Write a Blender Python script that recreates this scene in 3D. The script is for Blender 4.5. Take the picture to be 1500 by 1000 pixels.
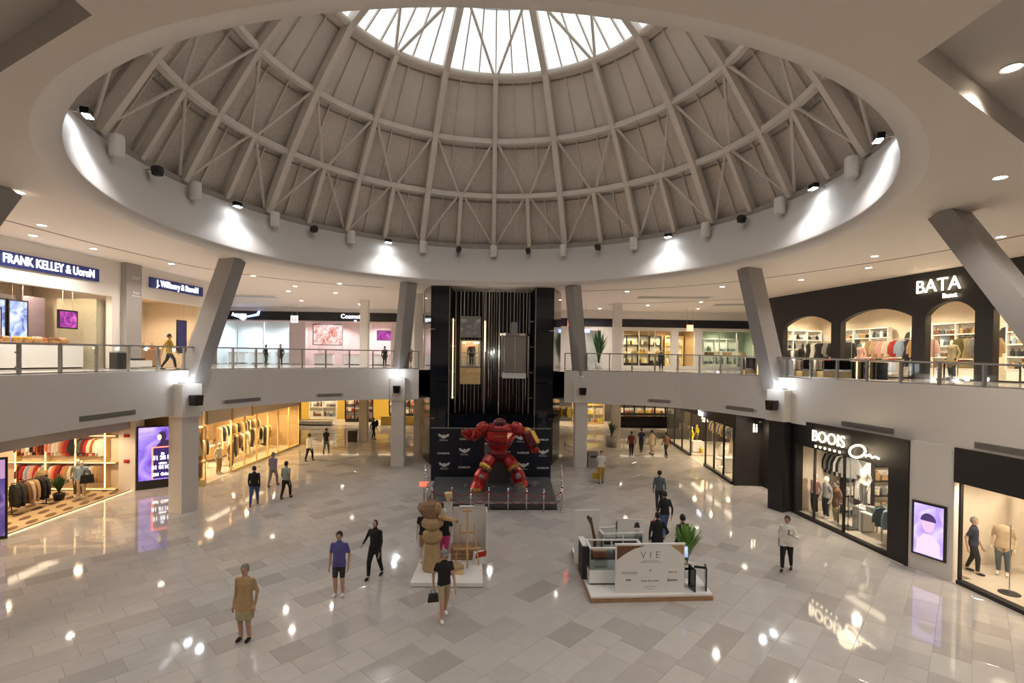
import bpy, bmesh, math, random, re
from mathutils import Vector, Matrix, noise
import numpy as np
PI = math.pi
random.seed(7)
for o in list(bpy.data.objects): bpy.data.objects.remove(o)
scn = bpy.context.scene
COL = scn.collection
# ------------------------------------------------------------------ camera
YAW, PITCH, ROLL = .0395, -.010, .013
fw = Vector((math.sin(YAW)*math.cos(PITCH), math.cos(YAW)*math.cos(PITCH), math.sin(PITCH)))
rt = Vector((math.cos(YAW), -math.sin(YAW), 0)); up = rt.cross(fw)
r2 = rt*math.cos(ROLL)+up*math.sin(ROLL); u2 = up*math.cos(ROLL)-rt*math.sin(ROLL)
cd = bpy.data.cameras.new('camera'); cam = bpy.data.objects.new('camera', cd); COL.objects.link(cam)
m = Matrix((r2, u2, -fw)).transposed().to_4x4(); m.translation = (0, 0, 6.4)
cam.matrix_world = m
cd.sensor_width = 36; cd.lens = 735/1500*36; cd.shift_y = 34.5/1500; cd.clip_end = 300; cd.clip_start = .05
scn.camera = cam
# ------------------------------------------------------------------ sky and exposure
w = bpy.data.worlds.new('sky'); scn.world = w; w.use_nodes = True
bg = w.node_tree.nodes['Background']; bg.inputs[0].default_value = (.93, .97, 1, 1); bg.inputs[1].default_value = 1.1
vs = scn.view_settings; vs.view_transform = 'Standard'; vs.look = 'None'; vs.gamma = 1; vs.use_curve_mapping = False
vs.exposure = 0.86
LAMP = 1.0
CX, CY = 0.0, 18.4            # axis of the dome
ZF, ZC, ZS = 5.75, 10.85, 4.0  # gallery floor, main ceiling, soffit under the gallery

# ------------------------------------------------------------------ materials
MATS = {}
def M(name, col=(.5,.5,.5), rough=.5, metal=0., var=.06, scale=6., emit=0., ecol=None, bump=0., stretch=None, coat=0., spec=.5):
    if name in MATS: return MATS[name]
    mt = bpy.data.materials.new(name); mt.use_nodes = True; nt = mt.node_tree; N = nt.nodes; L = nt.links
    b = N['Principled BSDF']; MATS[name] = mt
    b.inputs['Roughness'].default_value = rough; b.inputs['Metallic'].default_value = metal
    b.inputs['Coat Weight'].default_value = coat; b.inputs['Specular IOR Level'].default_value = spec
    tc = N.new('ShaderNodeTexCoord'); mp = N.new('ShaderNodeMapping'); nz = N.new('ShaderNodeTexNoise')
    if stretch: mp.inputs['Scale'].default_value = stretch
    nz.inputs['Scale'].default_value = scale; nz.inputs['Detail'].default_value = 3
    L.new(tc.outputs['Object'], mp.inputs[0]); L.new(mp.outputs[0], nz.inputs['Vector'])
    cr = N.new('ShaderNodeMix'); cr.data_type = 'RGBA'
    cr.inputs[6].default_value = (*[max(0, c*(1-2*var)) for c in col], 1); cr.inputs[7].default_value = (*[min(1, c*(1+2*var)) for c in col], 1)
    L.new(nz.outputs['Fac'], cr.inputs[0]); L.new(cr.outputs[2], b.inputs['Base Color'])
    if bump:
        bp = N.new('ShaderNodeBump'); bp.inputs['Strength'].default_value = bump; bp.inputs['Distance'].default_value = .02
        L.new(nz.outputs['Fac'], bp.inputs['Height']); L.new(bp.outputs[0], b.inputs['Normal'])
    if emit:
        b.inputs['Emission Color'].default_value = (*(ecol or col), 1); b.inputs['Emission Strength'].default_value = emit
    return mt
def glassmat(name, tint=(.95,.98,.97), refl=1.45, dark=0.):
    mt = bpy.data.materials.new(name); mt.use_nodes = True; nt = mt.node_tree; N = nt.nodes; L = nt.links
    N.remove(N['Principled BSDF']); out = N['Material Output']
    tr = N.new('ShaderNodeBsdfTransparent'); tr.inputs[0].default_value = (*tint, 1)
    gl = N.new('ShaderNodeBsdfGlossy'); gl.inputs['Roughness'].default_value = .02
    fr = N.new('ShaderNodeFresnel'); fr.inputs[0].default_value = refl
    mx = N.new('ShaderNodeMixShader'); L.new(fr.outputs[0], mx.inputs[0]); L.new(tr.outputs[0], mx.inputs[1]); L.new(gl.outputs[0], mx.inputs[2])
    L.new(mx.outputs[0], out.inputs[0]); MATS[name] = mt
    return mt
M('paint', (.76,.72,.67), .6, var=.015, scale=1.2)
M('ceil_paint', (.78,.70,.615), .7, var=.012, scale=.6)
M('drum_paint', (.80,.745,.69), .6, var=.015, scale=.8)
M('recess_shade_paint', (.52,.475,.43), .7, var=.012, scale=.6)  # ceiling paint with the shade of the pockets put into its colour
M('fascia_paint', (.76,.715,.665), .55, var=.012, scale=.8)
M('column_grey', (.33,.31,.295), .45, var=.03, scale=3)
M('steel_paint', (.70,.62,.535), .5, var=.03, scale=3)
M('steel_dark', (.36,.32,.28), .5, var=.04, scale=3)
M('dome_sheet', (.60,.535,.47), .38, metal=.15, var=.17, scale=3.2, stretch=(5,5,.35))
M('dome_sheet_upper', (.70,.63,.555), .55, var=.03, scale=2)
M('black_panel', (.008,.010,.016), .08, var=.1, scale=1, coat=.4)
M('shaft_black', (.006,.006,.008), .3, var=.1)
M('black_matt', (.017,.015,.015), .5, var=.06, scale=3)
M('black_shiny', (.01,.01,.011), .18)
M('chrome', (.75,.75,.77), .16, metal=1., var=.02)
M('brushed', (.42,.41,.40), .32, metal=.9, var=.05, scale=5)
M('gold_metal', (.78,.55,.22), .28, metal=.9, var=.05)
M('gold_trim', (.75,.55,.26), .4, var=.05)
M('grille', (.28,.27,.26), .5, var=.05)
M('screen_frame', (.02,.02,.024), .3)
M('white_gloss', (.82,.82,.82), .25, var=.01, coat=.2)
M('white_matt', (.78,.77,.75), .6, var=.02)
M('wood_light', (.58,.38,.20), .45, var=.14, scale=4, stretch=(1,1,.15))
M('wood_edge', (.36,.21,.11), .5, var=.15, scale=5)
M('card', (.43,.30,.16), .7, var=.1, scale=5)
M('card_dark', (.28,.17,.10), .75, var=.2, scale=14, bump=.4)
M('carpet', (.50,.37,.22), .95, var=.1, scale=30, bump=.3)
M('carpet_spot', (.17,.10,.055), .95, var=.15, scale=20)
M('shop_floor', (.60,.55,.48), .25, var=.04)
M('shop_wall', (.72,.63,.52), .6, var=.03)
M('shop_wall_pink', (.74,.60,.60), .6, var=.03)
M('shop_wall_cool', (.66,.70,.74), .6, var=.03)
M('shop_wall_dark', (.06,.055,.06), .6, var=.08)
M('shop_wall_gold', (.50,.34,.05), .5, var=.06)
M('leaf', (.15,.33,.05), .5, var=.25, scale=9)
M('leaf_dark', (.035,.10,.03), .5, var=.3, scale=9)
M('stone_dark', (.10,.10,.105), .75, var=.25, scale=7, bump=.5)
M('platform_grey', (.075,.075,.08), .35, var=.1, scale=3)
M('robot_red', (.42,.012,.012), .22, metal=.35, var=.18, scale=3, coat=.6)
M('robot_dark', (.12,.01,.014), .3, metal=.4, var=.15, coat=.4)
M('robot_gold', (.58,.35,.07), .28, metal=.75, var=.1, coat=.3)
M('robot_grey', (.35,.34,.34), .4, metal=.6, var=.1)
M('rope_red', (.28,.012,.02), .7, var=.1, scale=20)
M('skin', (.52,.31,.21), .5, var=.03)
M('skin_dark', (.30,.17,.11), .5, var=.03)
M('mannequin', (.72,.66,.58), .35, var=.01)
M('hair', (.018,.013,.011), .55, var=.2, scale=30)
M('hair_grey', (.22,.21,.21), .6, var=.2, scale=30)
M('lamp_warm', (1,.9,.74), emit=14, ecol=(1,.86,.66))
M('lamp_cool', (1,1,1), emit=22, ecol=(.86,.93,1))
M('track_light', (1,.9,.74), emit=1.6, ecol=(1,.84,.6)); M('strip_warm', (1,.8,.5), emit=1.7, ecol=(1,.68,.30))
M('sign_white', (1,1,1), emit=1.9, ecol=(.86,.90,1))
M('sign_warm', (1,.9,.7), emit=3.4, ecol=(1,.82,.55))
M('sign_navy', (.012,.016,.07), .35, emit=.12, ecol=(.05,.06,.3))
M('sign_blue', (.15,.25,.9), emit=4, ecol=(.18,.32,1))
M('sign_red', (.9,.06,.04), emit=2.5, ecol=(1,.12,.06))
M('sign_orange', (.9,.3,.15), emit=1.6, ecol=(1,.33,.18))
M('print_white', (.8,.8,.8), .6, var=.01)
M('print_black', (.03,.03,.03), .6, var=.01)
M('print_grey', (.3,.3,.3), .6, var=.01)
glassmat('glass', (.95,.975,.965), 1.42); glassmat('glass_tint', (.80,.86,.85), 1.5); glassmat('glass_gold', (.97,.91,.74), 1.45)
def skylight_mat():
    mt = bpy.data.materials.new('skylight_sheet'); mt.use_nodes = True; nt = mt.node_tree; N = nt.nodes; L = nt.links
    N.remove(N['Principled BSDF'])
    tl = N.new('ShaderNodeBsdfTranslucent'); df = N.new('ShaderNodeBsdfDiffuse'); df.inputs[0].default_value = (.7,.7,.7,1)
    tc = N.new('ShaderNodeTexCoord'); mp = N.new('ShaderNodeMapping'); mp.inputs['Scale'].default_value = (7,7,.4); nz = N.new('ShaderNodeTexNoise'); nz.inputs['Scale'].default_value = 2
    cr = N.new('ShaderNodeValToRGB'); cr.color_ramp.elements[0].color = (.72,.76,.79,1); cr.color_ramp.elements[1].color = (.97,.98,.98,1)
    cr.color_ramp.elements[0].position = .3; cr.color_ramp.elements[1].position = .65
    L.new(tc.outputs['Object'], mp.inputs[0]); L.new(mp.outputs[0], nz.inputs['Vector']); L.new(nz.outputs['Fac'], cr.inputs[0]); L.new(cr.outputs[0], tl.inputs[0])
    mx = N.new('ShaderNodeMixShader'); mx.inputs[0].default_value = .25
    L.new(tl.outputs[0], mx.inputs[1]); L.new(df.outputs[0], mx.inputs[2]); L.new(mx.outputs[0], N['Material Output'].inputs[0])
    MATS['skylight_sheet'] = mt
skylight_mat()
def tile_mat(name, c0, c1, rough):
    mt = M(name, c0, rough, var=.02, scale=2.5); nt = mt.node_tree; N = nt.nodes; L = nt.links
    oi = N.new('ShaderNodeObjectInfo'); ge = N.new('ShaderNodeNewGeometry')
    ad = N.new('ShaderNodeMath'); ad.operation = 'ADD'; fr = N.new('ShaderNodeMath'); fr.operation = 'FRACT'
    L.new(oi.outputs['Random'], ad.inputs[0]); L.new(ge.outputs['Random Per Island'], ad.inputs[1]); L.new(ad.outputs[0], fr.inputs[0])
    cr = N.new('ShaderNodeValToRGB'); e = cr.color_ramp.elements; e[0].color = (*c1, 1); e[0].position = 0; e[1].color = (*c0, 1); e[1].position = .30
    k = e.new(.9); k.color = (*[c*1.08 for c in c0], 1)
    L.new(fr.outputs[0], cr.inputs[0])
    mx = [n for n in N if n.type == 'MIX'][0]; mul = N.new('ShaderNodeMix'); mul.data_type = 'RGBA'; mul.blend_type = 'MULTIPLY'; mul.inputs[0].default_value = 1
    mx.inputs[6].default_value = (.9,.9,.9,1); mx.inputs[7].default_value = (1.06,1.06,1.06,1)
    L.new(cr.outputs[0], mul.inputs[6]); L.new(mx.outputs[2], mul.inputs[7]); L.new(mul.outputs[2], N['Principled BSDF'].inputs['Base Color'])
    return mt
tile_mat('floor_tile', (.46,.44,.425), (.375,.352,.335), .055)
M('grout', (.34,.32,.30), .6); M('upper_tile', (.47,.445,.42), .14, var=.05, scale=1.5)
def screen_mat(name, c0, c1, c2, strength, scale=2.5, rot=0.6):
    mt = bpy.data.materials.new(name); mt.use_nodes = True; nt = mt.node_tree; N = nt.nodes; L = nt.links; b = N['Principled BSDF']
    tc = N.new('ShaderNodeTexCoord'); mp = N.new('ShaderNodeMapping'); mp.inputs['Rotation'].default_value = (0, rot, 0)
    nz = N.new('ShaderNodeTexNoise'); nz.inputs['Scale'].default_value = scale; nz.inputs['Detail'].default_value = 2; nz.inputs['Distortion'].default_value = 1.2
    cr = N.new('ShaderNodeValToRGB'); e = cr.color_ramp.elements; e[0].color = (*c0,1); e[0].position = .3; e[1].color = (*c2,1); e[1].position = .72
    k = e.new(.5); k.color = (*c1,1)
    L.new(tc.outputs['Object'], mp.inputs[0]); L.new(mp.outputs[0], nz.inputs['Vector']); L.new(nz.outputs['Fac'], cr.inputs[0])
    L.new(cr.outputs[0], b.inputs['Emission Color']); b.inputs['Emission Strength'].default_value = strength; b.inputs['Base Color'].default_value = (.02,.02,.02,1); b.inputs['Roughness'].default_value = .15
    MATS[name] = mt
screen_mat('screen_violet', (.10,.04,.35), (.26,.16,.62), (.50,.36,.85), .95, 1.0)
screen_mat('screen_lilac', (.30,.20,.62), (.42,.32,.85), (.66,.58,.98), .95, 1.6)
screen_mat('screen_banner', (.05,.03,.13), (.10,.06,.22), (.35,.22,.42), .7, 1.2)
screen_mat('screen_white', (.55,.6,.9), (.95,.95,1), (.9,.5,.6), 1.4, 3)
screen_mat('screen_blue', (.10,.12,.3), (.35,.45,.85), (.75,.75,.85), .9, 2.2)
screen_mat('screen_magenta', (.10,.01,.12), (.35,.03,.3), (.8,.15,.5), .8, 3)
screen_mat('poster_red', (.6,.04,.03), (.75,.5,.45), (.85,.82,.8), .7, 2.4)
screen_mat('poster_mono', (.05,.05,.04), (.45,.43,.38), (.8,.78,.7), .5, 2.2)
screen_mat('goods_print', (.02,.015,.01), (.4,.2,.12), (.95,.9,.75), .55, 9)
PAL = dict(charcoal=(.03,.03,.034), black=(.012,.012,.013), navy=(.02,.028,.06), slate=(.10,.13,.15), grey=(.24,.24,.24), cream=(.74,.66,.52), white=(.78,.76,.72), beige=(.52,.40,.27),
  tan=(.42,.28,.14), brown=(.16,.08,.04), maroon=(.13,.018,.022), red=(.42,.03,.025), rust=(.40,.12,.05), coral=(.62,.22,.15), pink=(.66,.40,.36), yellow=(.68,.60,.02), mustard=(.48,.30,.04), olive=(.15,.13,.05),
  sage=(.33,.38,.33), teal=(.10,.20,.20), denim=(.06,.11,.24), paleblue=(.30,.40,.52), violet=(.10,.09,.30), mauve=(.30,.26,.33), khaki=(.40,.33,.20), magenta=(.55,.05,.22), gold=(.55,.40,.06))
def cloth(c): return M('cloth_'+c, PAL[c], .85, var=.10, scale=12, bump=.15)

# ------------------------------------------------------------------ mesh helper
class MB:
    def __init__(s): s.v = []; s.f = []; s.m = []
    def add(s, vs, fs, mat=0):
        n = len(s.v); s.v += [tuple(p) for p in vs]; s.f += [tuple(i+n for i in f) for f in fs]; s.m += [mat]*len(fs); return s
    def box(s, c, d, rz=0, mat=0):
        hx, hy, hz = d[0]/2, d[1]/2, d[2]/2; ca, sa = math.cos(rz), math.sin(rz); P = []
        for z in (-hz, hz):
            for x, y in ((-hx,-hy),(hx,-hy),(hx,hy),(-hx,hy)): P.append((c[0]+x*ca-y*sa, c[1]+x*sa+y*ca, c[2]+z))
        return s.add(P, [(3,2,1,0),(4,5,6,7),(0,1,5,4),(1,2,6,5),(2,3,7,6),(3,0,4,7)], mat)
    def b(s, x0, x1, y0, y1, z0, z1, mat=0): return s.box(((x0+x1)/2,(y0+y1)/2,(z0+z1)/2), (x1-x0,y1-y0,z1-z0), 0, mat)
    def bar(s, p0, p1, wd, ht, upv=(0,0,1), mat=0, taper=1.):
        p0, p1 = Vector(p0), Vector(p1); d = (p1-p0).normalized(); u = Vector(upv); sx = d.cross(u)
        if sx.length < 1e-4: sx = d.cross(Vector((1,0,0)))
        sx.normalize(); u = sx.cross(d); P = []
        for p, k in ((p0,1.),(p1,taper)):
            for a, b in ((-1,-1),(1,-1),(1,1),(-1,1)): P.append(p+sx*(a*wd*k/2)+u*(b*ht*k/2))
        return s.add(P, [(3,2,1,0),(4,5,6,7),(0,1,5,4),(1,2,6,5),(2,3,7,6),(3,0,4,7)], mat)
    def tube(s, pts, r, n=8, mat=0, squash=1.):
        pts = [Vector(p) for p in pts]; k = len(pts); rs = r if isinstance(r, (list, tuple)) else [r]*k; P = []; ref = None
        for i, p in enumerate(pts):
            d = (pts[min(i+1,k-1)]-pts[max(i-1,0)]).normalized()
            a = Vector((0,0,1)) if abs(d.z) < .9 else Vector((0,1,0))
            x = d.cross(a).normalized() if ref is None else (ref-d*ref.dot(d)).normalized()
            ref = x; y = d.cross(x)
            for j in range(n):
                t = 2*PI*j/n; P.append(p+x*(rs[i]*math.cos(t))+y*(rs[i]*squash*math.sin(t)))
        F = [tuple(reversed(range(n))), tuple(range((k-1)*n, k*n))]
        for i in range(k-1):
            for j in range(n): F.append((i*n+j, i*n+(j+1)%n, (i+1)*n+(j+1)%n, (i+1)*n+j))
        return s.add(P, F, mat)
    def stack(s, rows, n=14, mat=0, phase=0):   # rows (cx, cy, z, rx, ry)
        P = []; k = len(rows)
        for cx, cy, z, rx, ry in rows:
            for j in range(n): t = 2*PI*j/n+phase; P.append((cx+rx*math.cos(t), cy+ry*math.sin(t), z))
        F = [tuple(reversed(range(n))), tuple(range((k-1)*n, k*n))]
        for i in range(k-1):
            for j in range(n): F.append((i*n+j, i*n+(j+1)%n, (i+1)*n+(j+1)%n, (i+1)*n+j))
        return s.add(P, F, mat)
    def lathe(s, prof, n=16, c=(0,0), mat=0): return s.stack([(c[0],c[1],z,r,r) for r, z in prof], n, mat)
    def blob(s, c, r, n=12, mat=0, rot=None):
        rows = max(4, n//2+1); P = []; R = rot or Matrix.Identity(3); c = Vector(c)
        P.append(c+R@Vector((0,0,-r[2])))
        for i in range(1, rows):
            a = -PI/2+PI*i/rows
            for j in range(n): t = 2*PI*j/n; P.append(c+R@Vector((r[0]*math.cos(a)*math.cos(t), r[1]*math.cos(a)*math.sin(t), r[2]*math.sin(a))))
        P.append(c+R@Vector((0,0,r[2]))); F = []; q = rows-1
        for j in range(n): F.append((0, 1+(j+1)%n, 1+j))
        for i in range(q-1):
            for j in range(n): F.append((1+i*n+j, 1+i*n+(j+1)%n, 1+(i+1)*n+(j+1)%n, 1+(i+1)*n+j))
        for j in range(n): F.append((1+(q-1)*n+j, 1+(q-1)*n+(j+1)%n, 1+q*n))
        return s.add(P, F, mat)
    def prism(s, poly, z0, z1, mat=0):
        n = len(poly); P = [(x,y,z0) for x, y in poly]+[(x,y,z1) for x, y in poly]
        F = [tuple(reversed(range(n))), tuple(range(n,2*n))]+[(i,(i+1)%n,n+(i+1)%n,n+i) for i in range(n)]
        return s.add(P, F, mat)
    def slab(s, poly, y0, y1, mat=0):      # outline in XZ extruded along Y
        n = len(poly); P = [(x,y0,z) for x, z in poly]+[(x,y1,z) for x, z in poly]
        F = [tuple(range(n)), tuple(reversed(range(n,2*n)))]+[((i+1)%n,i,n+i,n+(i+1)%n) for i in range(n)]
        return s.add(P, F, mat)
    def mesh(s, name, mats, smooth=False):
        me = bpy.data.meshes.new(name); me.from_pydata(s.v, [], s.f)
        for mt in (mats if isinstance(mats, (list, tuple)) else [mats]): me.materials.append(MATS[mt] if isinstance(mt, str) else mt)
        me.polygons.foreach_set('material_index', s.m)
        if smooth: me.polygons.foreach_set('use_smooth', [True]*len(s.f))
        me.update(); return me
    def build(s, name, mats, parent=None, smooth=False, loc=None, rz=0):
        return ob(name, s.mesh(name, mats, smooth), parent, loc, rz)
def ob(name, me, parent=None, loc=None, rz=0):
    o = bpy.data.objects.new(name, me); COL.objects.link(o); o.parent = parent
    if loc is not None: o.location = loc
    if rz: o.rotation_euler = (0,0,rz)
    return o
def tag(o, label, cat, group=None):
    o['label'] = label; o['category'] = cat
    if group: o['group'] = group
    return o
def struct(o, label=None):
    o['kind'] = 'structure'
    if label: o['label'] = label
    return o
def thing(name, label, cat, loc=(0,0,0), rz=0, group=None):
    return tag(ob(name, None, None, loc, rz), label, cat, group)
def copy_tree(o, parent=None):
    c = o.copy(); COL.objects.link(c); c.parent = parent
    for ch in list(o.children): copy_tree(ch, c)
    return c
def sempty(name, loc=(0,0,0), rz=0): return struct(ob(name, None, None, loc, rz))
def lamp(name, kind, loc, energy, col=(1,.86,.68), size=.3, rot=(0,0,0), parent=None, spot=2.4, sy=None, blend=.6):
    d = bpy.data.lights.new(name, kind); d.energy = energy*LAMP; d.color = col
    if kind == 'AREA':
        d.size = size
        if sy: d.shape = 'RECTANGLE'; d.size_y = sy
    elif kind == 'SPOT': d.spot_size = spot; d.spot_blend = blend; d.shadow_soft_size = size
    else: d.shadow_soft_size = size
    o = bpy.data.objects.new(name, d); COL.objects.link(o); o.location = loc; o.rotation_euler = rot; o.parent = parent
    return o
def words(txt, size, mat, parent, loc, rot=(PI/2,0,0), name='lettering', ext=.02, align='CENTER', sx=1., bold=0.):
    cu = bpy.data.curves.new(name, 'FONT'); cu.body = txt; cu.size = size; cu.extrude = ext; cu.align_x = align; cu.align_y = 'CENTER'; cu.resolution_u = 3; cu.offset = bold
    t = bpy.data.objects.new('tmp', cu); COL.objects.link(t); dg = bpy.context.evaluated_depsgraph_get()
    me = bpy.data.meshes.new_from_object(t.evaluated_get(dg)); bpy.data.objects.remove(t); bpy.data.curves.remove(cu)
    me.materials.clear(); me.materials.append(MATS[mat]); me.name = name
    o = ob(name, me, parent, loc); o.rotation_euler = rot; o.scale = (sx,1,1)
    return o
def fill(loops, z, flip=False):
    bm = bmesh.new(); es = []
    for lp in loops:
        vs_ = [bm.verts.new((x,y,z)) for x, y in lp]
        for i in range(len(vs_)): es.append(bm.edges.new((vs_[i], vs_[(i+1)%len(vs_)])))
    bmesh.ops.triangle_fill(bm, use_beauty=True, use_dissolve=False, edges=es, normal=(0,0,-1 if flip else 1))
    for f in bm.faces:
        f.normal_update()
        if (f.normal.z < 0) != flip: f.normal_flip()
    return bm
def bmobj(name, bm, mat, parent=None):
    me = bpy.data.meshes.new(name); bm.to_mesh(me); bm.free(); me.materials.append(MATS[mat]); return ob(name, me, parent)
def spline(pts, step=.4):
    P = [Vector((*p,0)) for p in pts]; out = []
    for i in range(len(P)-1):
        p0, p1, p2, p3 = P[max(i-1,0)], P[i], P[i+1], P[min(i+2,len(P)-1)]; n = max(1, int((p2-p1).length/step))
        for k in range(n):
            t = k/n; out.append(.5*((2*p1)+(p2-p0)*t+(2*p0-5*p1+4*p2-p3)*t*t+(3*p1-p0-3*p2+p3)*t**3))
    out.append(P[-1]); return [(p.x,p.y) for p in out]
def circle(r, n=96, c=(CX,CY)): return [(c[0]+r*math.sin(2*PI*i/n), c[1]+r*math.cos(2*PI*i/n)) for i in range(n)]
class Frame:       # wall line A to B with the hall on its right hand: u along, v into the shop
    def __init__(s, A, B):
        s.A = Vector((*A,0)); d = Vector((*B,0))-s.A; s.L = d.length; s.d = d/s.L; s.n = Vector((-s.d.y, s.d.x, 0)); s.rz = math.atan2(d.y, d.x)
    def w(s, u, v, z=0): p = s.A+s.d*u+s.n*v; return (p.x, p.y, z)
    def empty(s, name, z=0): return sempty(name, (s.A.x, s.A.y, z), s.rz)

# ================================================================== STRUCTURE
X0, X1, Y0, Y1 = -27., 27., -9., 54.
# ---- ground floor of laid stone tiles
FL = sempty('floor')
MB().b(X0, X1, Y0, Y1, -.3, -.006).build('floor_bed', 'grout', FL)
rng = random.Random(3); cells = []; wid = .66; ang = PI/4
ca, sa = math.cos(ang), math.sin(ang)
for r in range(-75, 75):
    s_ = -50+rng.random()*1.2
    while s_ < 50:
        l = rng.choice((.66,.66,.99,1.32)); x = CX+(s_+l/2)*ca-(r*wid)*sa; y = 20+(s_+l/2)*sa+(r*wid)*ca
        if -18 < x < 16 and 6 < y < 48 and abs(x) < y*1.06+1.5: cells.append((x, y, l))
        s_ += l
cells.sort(key=lambda c: c[0]**2*.6+c[1]**2)
TM = {}
for l in (.66,.99,1.32):
    a, b, g = l/2-.003, wid/2-.003, .004
    q = MB(); P = [(-a,-b,-.006),(a,-b,-.006),(a,b,-.006),(-a,b,-.006),(-a+g,-b+g,0),(a-g,-b+g,0),(a-g,b-g,0),(-a+g,b-g,0)]
    q.add(P, [(4,5,6,7),(0,1,5,4),(1,2,6,5),(2,3,7,6),(3,0,4,7)]); TM[l] = (q.mesh('floor_tile', 'floor_tile'), q)
for x, y, l in cells[:300]: ob('floor_tile', TM[l][0], FL, (x,y,0), ang)
q = MB()
for x, y, l in cells[300:]:
    t = TM[l][1]; q.add([(x+p[0]*ca-p[1]*sa, y+p[0]*sa+p[1]*ca, p[2]) for p in t.v], t.f)
o = q.build('floor_tile', 'floor_tile', FL); o['kind'] = 'stuff'; o['label'] = 'polished grey stone floor tiles further back'
# ---- outer walls
struct(MB().b(X0-.2, X0, Y0, Y1, -.3, ZC+.6).build('wall_left', 'paint')); struct(MB().b(X1, X1+.2, Y0, Y1, -.3, ZC+.6).build('wall_right', 'paint'))
struct(MB().b(X0-.2, X1+.2, Y1, Y1+.2, -.3, ZC+.6).build('wall_back', 'paint')); struct(MB().b(X0-.2, X1+.2, Y0-.2, Y0, -.3, ZC+.6).build('wall_front', 'paint'))
# ---- gallery edge
LEFT = spline([(-13.4,-1.),(-13.4,6),(-13.4,12),(-13.35,16.4),(-12.95,20.4),(-12.1,23.9),(-10.5,27.1),(-7.8,29.3),(-4.4,30.35)])
RIGHT = spline([(13.9,-1.),(13.9,6),(13.8,12.),(13.5,16.5),(12.85,21.2),(11.9,24.6),(10.3,27.5),(7.6,29.4),(4.4,30.35)])
hole = LEFT+[(-4.0,31.0),(-4.4,33.0),(4.4,33.0),(4.0,31.0)]+RIGHT[::-1]
rect = [(X0,Y0),(X1,Y0),(X1,Y1),(X0,Y1)]
struct(bmobj('floor_upper', fill([rect, hole], ZF-.02), 'upper_tile'), 'polished stone floor of the upper gallery')
struct(bmobj('ceiling_lower', fill([rect, hole], ZS, True), 'ceil_paint'), 'plain soffit under the gallery')
def zb(x): return ZS-.13*max(0, min(1, (x+2)/8))   # fascia lower edge
for side, C in (('left', LEFT), ('right', RIGHT)):
    q = MB(); n = len(C); P = []; sg = -1 if side == 'left' else 1
    for i, (x, y) in enumerate(C):
        a = Vector(C[min(i+1,n-1)])-Vector(C[max(i-1,0)]); a.normalize(); nx, ny = (-a.y, a.x) if side == 'left' else (a.y, -a.x)
        P += [(x,y,zb(x)-.02),(x,y,ZF+.04),(x+nx*.34,y+ny*.34,ZF+.04),(x+nx*.34,y+ny*.34,zb(x)-.02)]
    F = []
    for i in range(n-1):
        for k in range(4):
            f = (i*4+k, (i+1)*4+k, (i+1)*4+(k+1)%4, i*4+(k+1)%4); F.append(f if side == 'left' else f[::-1])
    q.add(P, F); struct(q.build('wall_fascia_'+side, 'fascia_paint'), 'curved plain balcony fascia')
# air grilles let into the fascia
def arc_at(C, y):   # point and direction on a gallery edge at depth y
    for i in range(len(C)-1):
        if C[i][1] <= y <= C[i+1][1]:
            t = (y-C[i][1])/max(1e-6, C[i+1][1]-C[i][1]); a = Vector(C[i+1])-Vector(C[i]); a.normalize()
            return C[i][0]+(C[i+1][0]-C[i][0])*t, y, a
def grille(C, y, ln, label):
    x, y, a = arc_at(C, y); inw = (a.y, -a.x) if x < 0 else (-a.y, a.x); rz = math.atan2(a.y, a.x)
    t = thing('air_grille', label, 'vent', (x+inw[0]*.012, y+inw[1]*.012, zb(x)+.30), rz, 'fascia air grilles')
    MB().b(-ln/2, ln/2, -.012, .012, -.09, .09).build('frame', 'grille', t)
    for k in range(5): MB().b(-ln/2+.03, ln/2-.03, -.024, .024, -.075+k*.034, -.063+k*.034).build('slat', 'brushed', t)
for y, n_ in ((17.9,'by the clothing shop pillar'),(24.4,'above the gold glass shop'),(28.6,'above the far yellow shop')): grille(LEFT, y, 2.3, 'long grey slotted air grille in left fascia '+n_)
for y, n_ in ((12.6,'above the shop with the black header'),(17.4,'above the glowing shop sign'),(23.9,'above the dark entrance'),(28.2,'above the far dark shop')): grille(RIGHT, y, 2.2, 'long grey slotted air grille in right fascia '+n_)
# ---- main ceiling with round opening and two stepped-back pockets
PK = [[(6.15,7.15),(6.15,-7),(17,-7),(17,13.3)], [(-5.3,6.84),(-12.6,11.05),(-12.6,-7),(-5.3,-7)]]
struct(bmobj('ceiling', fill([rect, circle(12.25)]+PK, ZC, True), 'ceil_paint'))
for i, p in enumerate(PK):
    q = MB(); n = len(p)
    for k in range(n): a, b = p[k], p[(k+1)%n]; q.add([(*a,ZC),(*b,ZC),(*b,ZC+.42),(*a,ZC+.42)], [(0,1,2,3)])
    q.add([(*a,ZC+.42) for a in p], [(0,1,2,3)]); struct(q.build('ceiling_pocket', 'recess_shade_paint'), 'stepped back darker ceiling pocket')
# drum under the dome
q = MB(); n = 128; prof = [(12.25,ZC),(11.75,11.02),(11.8,11.12),(12.42,13.16),(12.95,13.16)]
P = [(CX+r*math.sin(2*PI*i/n), CY+r*math.cos(2*PI*i/n), z) for r, z in prof for i in range(n)]
q.add(P, [(k*n+i, k*n+(i+1)%n, (k+1)*n+(i+1)%n, (k+1)*n+i) for k in range(len(prof)-1) for i in range(n)])
struct(q.build('wall_drum', 'drum_paint', smooth=True), 'pale round drum wall below the dome')
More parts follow.
